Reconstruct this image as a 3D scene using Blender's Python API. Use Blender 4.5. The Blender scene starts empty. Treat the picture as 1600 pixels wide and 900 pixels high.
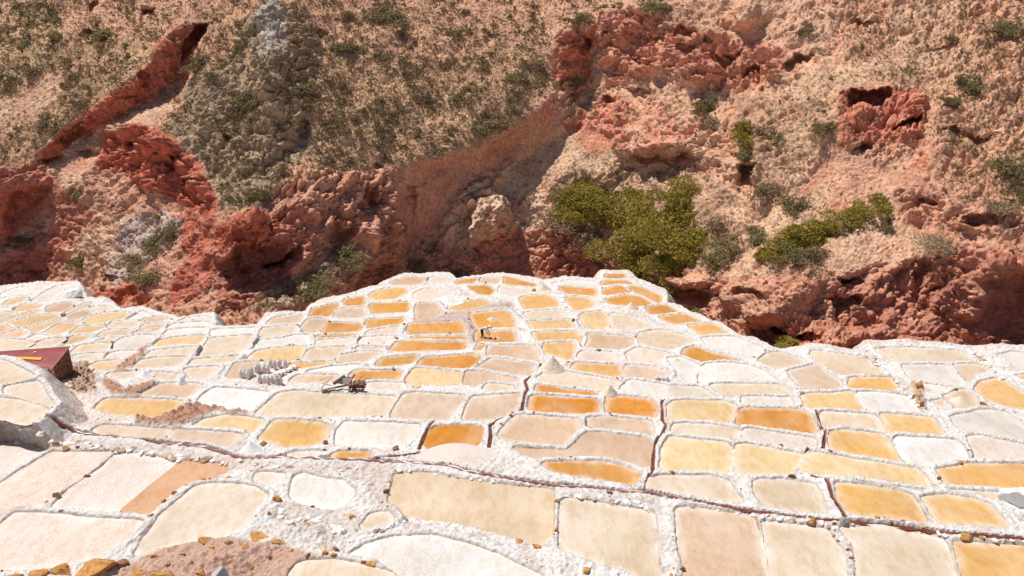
import bpy, math, random
import numpy as np
from mathutils import Vector, Matrix
random.seed(7); rng = np.random.default_rng(7)
S = bpy.context.scene
COL = bpy.data.collections.new('salt_terraces'); S.collection.children.link(COL)

# ---------------------------------------------------------------- camera, sky, sun, exposure
F = 1164.0                       # focal length in photo pixels (1600 wide)
PITCH = math.radians(19.7); SLOPE = math.radians(9.0); H0 = 16.5
CAMZ = 60.0
cam_d = bpy.data.cameras.new('camera'); cam = bpy.data.objects.new('camera', cam_d); COL.objects.link(cam)
cam_d.sensor_width = 36.0; cam_d.lens = 36.0 * F / 1600.0; cam_d.clip_end = 3000; cam_d.clip_start = 0.3
cam.location = (0, 0, CAMZ); cam.rotation_euler = (math.radians(90) - PITCH, 0, 0)
S.camera = cam
SUN_EL = math.radians(64); SUN_AZ = math.radians(-62)       # azimuth from +Y towards +X
sdir = Vector((math.sin(SUN_AZ) * math.cos(SUN_EL), math.cos(SUN_AZ) * math.cos(SUN_EL), math.sin(SUN_EL)))
W = bpy.data.worlds.new("World"); S.world = W; W.use_nodes = True
nt = W.node_tree; bg = nt.nodes['Background']; sk = nt.nodes.new('ShaderNodeTexSky'); sk.sky_type = 'NISHITA'
sk.sun_disc = False; sk.sun_elevation = SUN_EL; sk.sun_rotation = SUN_AZ % (2 * math.pi); sk.altitude = 3000
sk.air_density = 1.0; sk.dust_density = 1.0
nt.links.new(sk.outputs[0], bg.inputs[0]); bg.inputs[1].default_value = 0.07
sl = bpy.data.lights.new('sun', 'SUN'); sl.energy = 4.9; sl.angle = math.radians(0.53); sl.color = (1.0, 0.96, 0.90)
so = bpy.data.objects.new('sun', sl); COL.objects.link(so); so.rotation_euler = (-sdir).to_track_quat('-Z', 'Y').to_euler()
S.view_settings.view_transform = 'Standard'; S.view_settings.look = 'None'
S.view_settings.exposure = 0.0; S.view_settings.gamma = 1.0

# ---------------------------------------------------------------- helpers
cp, sp = math.cos(PITCH), math.sin(PITCH)
FW = np.array([0, cp, -sp]); UP = np.array([0, sp, cp]); RT = np.array([1.0, 0, 0])
CAM = np.array([0, 0, CAMZ])
def rays(px, py):
    px = np.asarray(px, float); py = np.asarray(py, float)
    return FW + RT * ((px - 800) / F)[..., None] + UP * ((450 - py) / F)[..., None]
PN = np.array([0, math.sin(SLOPE), math.cos(SLOPE)])
def on_slope(px, py, dz=0.0):                 # ray / terrace slope intersection
    d = rays(px, py); t = -(H0 - dz * math.cos(SLOPE)) / (d @ PN)
    return CAM + d * t[..., None]
def slope_z(x, y):
    return CAMZ - (H0 / math.cos(SLOPE)) - y * math.tan(SLOPE)
def project(P):
    q = P - CAM; t = q @ FW
    return 800 + F * (q @ RT) / t, 450 - F * (q @ UP) / t, t

_perm = np.random.default_rng(3).permutation(256); _perm = np.concatenate([_perm, _perm, _perm])
_g = np.random.default_rng(4).normal(size=(256, 3)); _g /= np.linalg.norm(_g, axis=1)[:, None]
def perlin(P):
    P = np.asarray(P, np.float64); i = np.floor(P).astype(np.int64); f = P - i; i &= 255
    u = f * f * f * (f * (f * 6 - 15) + 10); out = 0
    for dx in (0, 1):
        wx = u[..., 0] if dx else 1 - u[..., 0]
        a = _perm[i[..., 0] + dx]
        for dy in (0, 1):
            wy = u[..., 1] if dy else 1 - u[..., 1]
            b = _perm[a + i[..., 1] + dy]
            for dz in (0, 1):
                wz = u[..., 2] if dz else 1 - u[..., 2]
                g = _g[_perm[b + i[..., 2] + dz]]
                dot = g[..., 0] * (f[..., 0] - dx) + g[..., 1] * (f[..., 1] - dy) + g[..., 2] * (f[..., 2] - dz)
                out = out + wx * wy * wz * dot
    return out * 1.6
def fbm(P, octaves=4, gain=0.5, off=0.0):
    a, s, t = 1.0, 0, 0; P = np.asarray(P) + off
    for k in range(octaves):
        s = s + a * perlin(P * 2.03 ** k + 17.3 * k); t += a; a *= gain
    return s / t
def ridged(P, octaves=4, gain=0.55, off=0.0):
    a, s, t = 1.0, 0, 0; P = np.asarray(P) + off
    for k in range(octaves):
        s = s + a * (1 - 2 * np.abs(perlin(P * 2.03 ** k + 31.7 * k))); t += a; a *= gain
    return s / t
def cells(P, off=0.0):                       # F1 / F2 cell distances, hashed jitter
    P = np.asarray(P) + off; i = np.floor(P).astype(np.int64); f1 = np.full(P.shape[:-1], 9.0); f2 = f1.copy()
    rnd = np.random.default_rng(11).random((256, 3))
    for dx in (-1, 0, 1):
        for dy in (-1, 0, 1):
            for dz in (-1, 0, 1):
                c = i + np.array([dx, dy, dz]); h = _perm[_perm[_perm[c[..., 0] & 255] + (c[..., 1] & 255)] + (c[..., 2] & 255)]
                d = np.linalg.norm(c + rnd[h] - P, axis=-1)
                m = d < f1; f2 = np.where(m, f1, np.minimum(f2, d)); f1 = np.where(m, d, f1)
    return f1, f2
def facets(P, off=0.0, tilt=1.0):            # fractured blocks: every cell is a tilted plane of its own
    P = np.asarray(P) + off; i = np.floor(P).astype(np.int64); f1 = np.full(P.shape[:-1], 9.0); out = np.zeros(P.shape[:-1])
    g = np.random.default_rng(12); rnd = g.random((256, 3)); nn = g.normal(size=(256, 3)) * tilt; lv = g.uniform(-.5, .5, 256)
    for dx in (-1, 0, 1):
        for dy in (-1, 0, 1):
            for dz in (-1, 0, 1):
                c = i + np.array([dx, dy, dz]); h = _perm[_perm[_perm[c[..., 0] & 255] + (c[..., 1] & 255)] + (c[..., 2] & 255)]
                v = P - c - rnd[h]; d = np.abs(v[..., 0]) * .8 + np.abs(v[..., 1]) * .8 + np.abs(v[..., 2])
                m = d < f1; out = np.where(m, (v * nn[h]).sum(-1) + lv[h], out); f1 = np.where(m, d, f1)
    return out
def sstep(a, b, x): t = np.clip((x - a) / (b - a), 0, 1); return t * t * (3 - 2 * t)

def link(name, data, parent=None, mat=None):
    o = bpy.data.objects.new(name, data); COL.objects.link(o)
    if parent is not None: o.parent = parent
    if mat is not None and data is not None: data.materials.append(mat)
    return o
def tag(o, label=None, cat=None, group=None, kind=None):
    if label: o['label'] = label
    if cat: o['category'] = cat
    if group: o['group'] = group
    if kind: o['kind'] = kind
    return o
def empty(name, loc, rz=0.0):
    o = bpy.data.objects.new(name, None); COL.objects.link(o); o.location = loc; o.rotation_euler = (0, 0, rz)
    o.empty_display_size = 0.2; return o
def np_mesh(name, V, Fc, colors=None, normals=None, smooth=True, uvn=None):
    V = np.asarray(V, np.float32); Fc = np.asarray(Fc, np.int32); k = Fc.shape[1]
    me = bpy.data.meshes.new(name); me.vertices.add(len(V)); me.vertices.foreach_set('co', V.ravel())
    me.loops.add(Fc.size); me.loops.foreach_set('vertex_index', Fc.ravel())
    me.polygons.add(len(Fc)); me.polygons.foreach_set('loop_start', np.arange(0, Fc.size, k, dtype=np.int32))
    me.polygons.foreach_set('use_smooth', np.full(len(Fc), smooth))
    me.update(calc_edges=True)
    if colors is not None:
        ca = me.color_attributes.new('Col', 'FLOAT_COLOR', 'POINT')
        c = np.ones((len(V), 4), np.float32); c[:, :colors.shape[1]] = colors; ca.data.foreach_set('color', c.ravel())
    if normals is not None: me.normals_split_custom_set_from_vertices([tuple(n) for n in normals.tolist()])
    return me

class MB:                                    # small mesh builder for man-made things
    def __init__(s): s.v = []; s.f = []
    def add(s, vs, fs): b = len(s.v); s.v += [tuple(v) for v in vs]; s.f += [tuple(i + b for i in f) for f in fs]; return s
    def box(s, c, d, M=None, taper=1.0):
        x, y, z = d[0] / 2, d[1] / 2, d[2] / 2; vs = []
        for k in (-1, 1):
            q = taper if k > 0 else 1
            for (a, b) in ((-1, -1), (1, -1), (1, 1), (-1, 1)):
                p = Vector((a * x * q, b * y * q, k * z));
                if M is not None: p = M @ p
                vs.append(p + Vector(c))
        return s.add(vs, [(3, 2, 1, 0), (4, 5, 6, 7), (0, 1, 5, 4), (1, 2, 6, 5), (2, 3, 7, 6), (3, 0, 4, 7)])
    def tube(s, pts, rad, n=8):
        pts = [Vector(p) for p in pts]; rings = []
        rad = rad if isinstance(rad, (list, tuple)) else [rad] * len(pts)
        for i, p in enumerate(pts):
            d = (pts[min(i + 1, len(pts) - 1)] - pts[max(i - 1, 0)]).normalized()
            a = d.orthogonal().normalized(); b = d.cross(a)
            rings.append([p + (a * math.cos(t) + b * math.sin(t)) * rad[i] for t in [2 * math.pi * k / n for k in range(n)]])
        vs = [v for r in rings for v in r]; fs = []
        for i in range(len(pts) - 1):
            for k in range(n): fs.append((i * n + k, i * n + (k + 1) % n, (i + 1) * n + (k + 1) % n, (i + 1) * n + k))
        fs.append(tuple(range(n))[::-1]); fs.append(tuple((len(pts) - 1) * n + k for k in range(n)))
        return s.add(vs, fs)
    def build(s, name, mat, parent=None, smooth=False):
        me = bpy.data.meshes.new(name); me.from_pydata(s.v, [], s.f); me.update()
        if smooth: me.polygons.foreach_set('use_smooth', [True] * len(me.polygons))
        return link(name, me, parent, mat)

# ---------------------------------------------------------------- materials
def newmat(name):
    m = bpy.data.materials.new(name); m.use_nodes = True; n = m.node_tree
    return m, n, n.nodes['Principled BSDF'], n.nodes, n.links
def noise_node(n, scale, detail=6, rough=0.6, vec=None, L=None):
    t = n.new('ShaderNodeTexNoise'); t.inputs['Scale'].default_value = scale; t.inputs['Detail'].default_value = detail
    t.inputs['Roughness'].default_value = rough
    if vec is not None: L.new(vec, t.inputs['Vector'])
    return t
def ramp(n, L, fac, stops):
    r = n.new('ShaderNodeValToRGB'); L.new(fac, r.inputs[0]); e = r.color_ramp.elements
    while len(e) < len(stops): e.new(0.5)
    for i, (p, c) in enumerate(stops):
        e[i].position = p; e[i].color = (*c, 1) if len(c) == 3 else c
    return r
def mixc(n, L, fac, a, b, mode='MIX'):
    m = n.new('ShaderNodeMix'); m.data_type = 'RGBA'; m.blend_type = mode
    for k, v in (('Factor', fac), ('A', a), ('B', b)):
        s = [q for q in m.inputs if q.name == k and (q.type == ('VALUE' if k == 'Factor' else 'RGBA'))][0]
        if hasattr(v, 'links') or isinstance(v, bpy.types.NodeSocket): L.new(v, s)
        elif k == 'Factor': s.default_value = v
        else: s.default_value = (*v, 1)
    return [q for q in m.outputs if q.type == 'RGBA'][0]
def bump(n, L, h, strength, dist, prev=None):
    b = n.new('ShaderNodeBump'); b.inputs['Strength'].default_value = strength; b.inputs['Distance'].default_value = dist
    L.new(h, b.inputs['Height'])
    if prev is not None: L.new(prev, b.inputs['Normal'])
    return b.outputs[0]

def simple(name, col, rough=0.85, var=0.25, scale=6.0, bumpd=0.01):
    m, nt_, b, n, L = newmat(name); g = n.new('ShaderNodeNewGeometry')
    t = noise_node(n, scale, 6, 0.65, g.outputs['Position'], L)
    r = ramp(n, L, t.outputs['Fac'], [(0.3, tuple(c * (1 - var) for c in col)), (0.7, tuple(min(1, c * (1 + var)) for c in col))])
    L.new(r.outputs[0], b.inputs['Base Color']); b.inputs['Roughness'].default_value = rough
    if bumpd: L.new(bump(n, L, t.outputs['Fac'], 0.8, bumpd), b.inputs['Normal'])
    return m

def mat_crust():
    m, nt_, b, n, L = newmat('salt_crust'); g = n.new('ShaderNodeNewGeometry'); a = n.new('ShaderNodeAttribute'); a.attribute_name = 'Col'
    p = g.outputs['Position']
    t1 = noise_node(n, 1.1, 6, 0.6, p, L); t2 = noise_node(n, 4.0, 7, 0.62, p, L); t3 = noise_node(n, 22.0, 5, 0.7, p, L)
    r = ramp(n, L, t2.outputs['Fac'], [(0.33, (0.74, 0.69, 0.65)), (0.50, (1, 1, 1))])
    c = mixc(n, L, 1.0, a.outputs['Color'], r.outputs[0], 'MULTIPLY')
    r1 = ramp(n, L, t1.outputs['Fac'], [(0.42, (1, 1, 1)), (0.75, (0.90, 0.83, 0.77))])
    c = mixc(n, L, 0.7, c, r1.outputs[0], 'MULTIPLY')
    L.new(c, b.inputs['Base Color']); b.inputs['Roughness'].default_value = 0.8; b.inputs['Specular IOR Level'].default_value = 0.25
    bb = bump(n, L, t2.outputs['Fac'], 0.8, 0.16); bb = bump(n, L, t3.outputs['Fac'], 0.6, 0.035, bb)
    L.new(bb, b.inputs['Normal']); return m

def mat_brine():                             # object colour = colour of the bed; alpha = dryness (1 dry crystals, 0 open brine)
    m, nt_, b, n, L = newmat('pan_bed'); g = n.new('ShaderNodeNewGeometry'); o = n.new('ShaderNodeObjectInfo')
    p = g.outputs['Position']
    ad = n.new('ShaderNodeVectorMath'); ad.operation = 'ADD'; cm = n.new('ShaderNodeCombineXYZ')
    mu = n.new('ShaderNodeMath'); mu.operation = 'MULTIPLY'; mu.inputs[1].default_value = 60; L.new(o.outputs['Random'], mu.inputs[0])
    L.new(mu.outputs[0], cm.inputs[2]); L.new(p, ad.inputs[0]); L.new(cm.outputs[0], ad.inputs[1]); q = ad.outputs[0]
    st = n.new('ShaderNodeVectorMath'); st.operation = 'MULTIPLY'; st.inputs[1].default_value = (1, 0.45, 1); L.new(q, st.inputs[0])
    big = noise_node(n, 0.35, 5, 0.62, st.outputs[0], L); big.inputs['Distortion'].default_value = 0.7
    mid = noise_node(n, 2.4, 7, 0.72, st.outputs[0], L); fine = noise_node(n, 15.0, 4, 0.75, q, L)
    # soft clouds of salt in the bed: lighter, less saturated
    pale = mixc(n, L, 0.35, o.outputs['Color'], (0.80, 0.74, 0.67))
    rb = ramp(n, L, big.outputs['Fac'], [(0.42, (0, 0, 0)), (0.80, (1, 1, 1))])
    c = mixc(n, L, rb.outputs[0], o.outputs['Color'], pale)
    dark = mixc(n, L, 1.0, c, (0.92, 0.84, 0.73), 'MULTIPLY')
    rm = ramp(n, L, mid.outputs['Fac'], [(0.40, (1, 1, 1)), (0.54, (0, 0, 0))])
    c = mixc(n, L, rm.outputs[0], c, dark)
    lf = ramp(n, L, noise_node(n, 0.22, 3, 0.5, q, L).outputs['Fac'], [(0.35, (0.92, 0.86, 0.79)), (0.6, (1.06, 1.04, 1.02))])
    c = mixc(n, L, 1.0, c, lf.outputs[0], 'MULTIPLY')
    ea = n.new('ShaderNodeAttribute'); ea.attribute_name = 'Col'
    en = n.new('ShaderNodeMath'); en.operation = 'MULTIPLY'; L.new(ea.outputs['Fac'], en.inputs[0]); er = ramp(n, L, mid.outputs['Fac'], [(0.35, (.1, .1, .1)), (0.65, (1, 1, 1))]); L.new(er.outputs[0], en.inputs[1])
    c = mixc(n, L, en.outputs[0], c, (0.84, 0.79, 0.73))
    # crystals
    rf = ramp(n, L, fine.outputs['Fac'], [(0.50, (0, 0, 0)), (0.66, (1, 1, 1))])
    mm = n.new('ShaderNodeMath'); mm.operation = 'MULTIPLY'; L.new(rf.outputs[0], mm.inputs[0]); L.new(o.outputs['Alpha'], mm.inputs[1])
    c = mixc(n, L, mm.outputs[0], c, (0.86, 0.84, 0.82))
    L.new(c, b.inputs['Base Color'])
    mr = n.new('ShaderNodeMapRange'); mr.inputs['To Min'].default_value = 0.13; mr.inputs['To Max'].default_value = 0.8
    L.new(o.outputs['Alpha'], mr.inputs[0]); L.new(mr.outputs[0], b.inputs['Roughness'])
    b.inputs['Specular IOR Level'].default_value = 0.5
    bn = bump(n, L, fine.outputs['Fac'], 0.35, 0.02); bn = bump(n, L, mid.outputs['Fac'], 0.2, 0.03, bn)
    bm = n.new('ShaderNodeMix'); bm.data_type = 'VECTOR'
    vs = [s for s in bm.inputs if s.type == 'VECTOR']; L.new(o.outputs['Alpha'], bm.inputs[0]); L.new(g.outputs['Normal'], vs[0]); L.new(bn, vs[1])
    L.new([s for s in bm.outputs if s.type == 'VECTOR'][0], b.inputs['Normal']); return m

def mat_hill():
    m, nt_, b, n, L = newmat('hillside_earth'); g = n.new('ShaderNodeNewGeometry'); a = n.new('ShaderNodeAttribute'); a.attribute_name = 'Col'
    p = g.outputs['Position']
    t1 = noise_node(n, 0.35, 6, 0.65, p, L); t2 = noise_node(n, 2.2, 8, 0.72, p, L); t3 = noise_node(n, 9.0, 5, 0.75, p, L)
    r2 = ramp(n, L, t2.outputs['Fac'], [(0.32, (0.58, 0.50, 0.46)), (0.50, (1, 1, 1)), (0.66, (1.35, 1.28, 1.20))])
    c = mixc(n, L, 1.0, a.outputs['Color'], r2.outputs[0], 'MULTIPLY')
    r1 = ramp(n, L, t1.outputs['Fac'], [(0.35, (0.84, 0.78, 0.76)), (0.65, (1.14, 1.12, 1.08))])
    c = mixc(n, L, 1.0, c, r1.outputs[0], 'MULTIPLY')
    r3 = ramp(n, L, t3.outputs['Fac'], [(0.36, (0.62, 0.57, 0.53)), (0.58, (1.16, 1.16, 1.16))])
    c = mixc(n, L, 0.8, c, r3.outputs[0], 'MULTIPLY')
    L.new(c, b.inputs['Base Color']); b.inputs['Roughness'].default_value = 0.95; b.inputs['Specular IOR Level'].default_value = 0.1
    bb = bump(n, L, t2.outputs['Fac'], 0.9, 0.35); bb = bump(n, L, t3.outputs['Fac'], 0.8, 0.10, bb)
    L.new(bb, b.inputs['Normal']); return m

def mat_leaf(name, c1, c2, c3):
    m, nt_, b, n, L = newmat(name); g = n.new('ShaderNodeNewGeometry')
    t = noise_node(n, 3.2, 6, 0.75, g.outputs['Position'], L); r = ramp(n, L, t.outputs['Fac'], [(0.3, c1), (0.5, c2), (0.68, c3)])
    L.new(r.outputs[0], b.inputs['Base Color']); b.inputs['Roughness'].default_value = 0.8; b.inputs['Specular IOR Level'].default_value = 0.2
    tr = n.new('ShaderNodeBsdfTranslucent'); L.new(r.outputs[0], tr.inputs[0]); mx = n.new('ShaderNodeMixShader'); mx.inputs[0].default_value = 0.2
    L.new(b.outputs[0], mx.inputs[1]); L.new(tr.outputs[0], mx.inputs[2]); L.new(mx.outputs[0], n['Material Output'].inputs[0]); return m

M = dict(crust=mat_crust(), bed=mat_brine(), hill=mat_hill(),
    green=mat_leaf('green_leaves', (0.11, 0.09, 0.016), (0.33, 0.26, 0.045), (0.54, 0.40, 0.08)),
    olive=mat_leaf('olive_leaves', (0.12, 0.095, 0.04), (0.26, 0.205, 0.09), (0.40, 0.31, 0.15)),
    grey=mat_leaf('grey_twigs', (0.20, 0.14, 0.08), (0.38, 0.27, 0.16), (0.52, 0.38, 0.24)),
    straw=mat_leaf('dry_grass', (0.28, 0.21, 0.11), (0.42, 0.33, 0.19), (0.55, 0.44, 0.27)),
    twig=simple('twig_bark', (0.18, 0.13, 0.09)),
    ochre=simple('ochre_stone', (0.50, 0.24, 0.065), 0.8, 0.4, 5.0, 0.03),
    brown=simple('brown_stone', (0.27, 0.13, 0.075), 0.9, 0.4, 5.0, 0.03),
    redrock=simple('red_rock', (0.38, 0.16, 0.10), 0.95, 0.35, 1.2, 0.1),
    tanrock=simple('tan_rock', (0.44, 0.30, 0.22), 0.95, 0.3, 1.2, 0.1),
    greyrock=simple('grey_rock', (0.32, 0.29, 0.26), 0.95, 0.3, 1.2, 0.1),
    heap=simple('salt_heap_crystals', (0.74, 0.62, 0.50), 0.8, 0.12, 9.0, 0.02),
    heapp=simple('pinkish_salt_crystals', (0.66, 0.57, 0.50), 0.8, 0.15, 6.0, 0.03),
    heapw=simple('white_salt_heap_crystals', (0.82, 0.80, 0.77), 0.8, 0.08, 9.0, 0.02))
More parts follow.
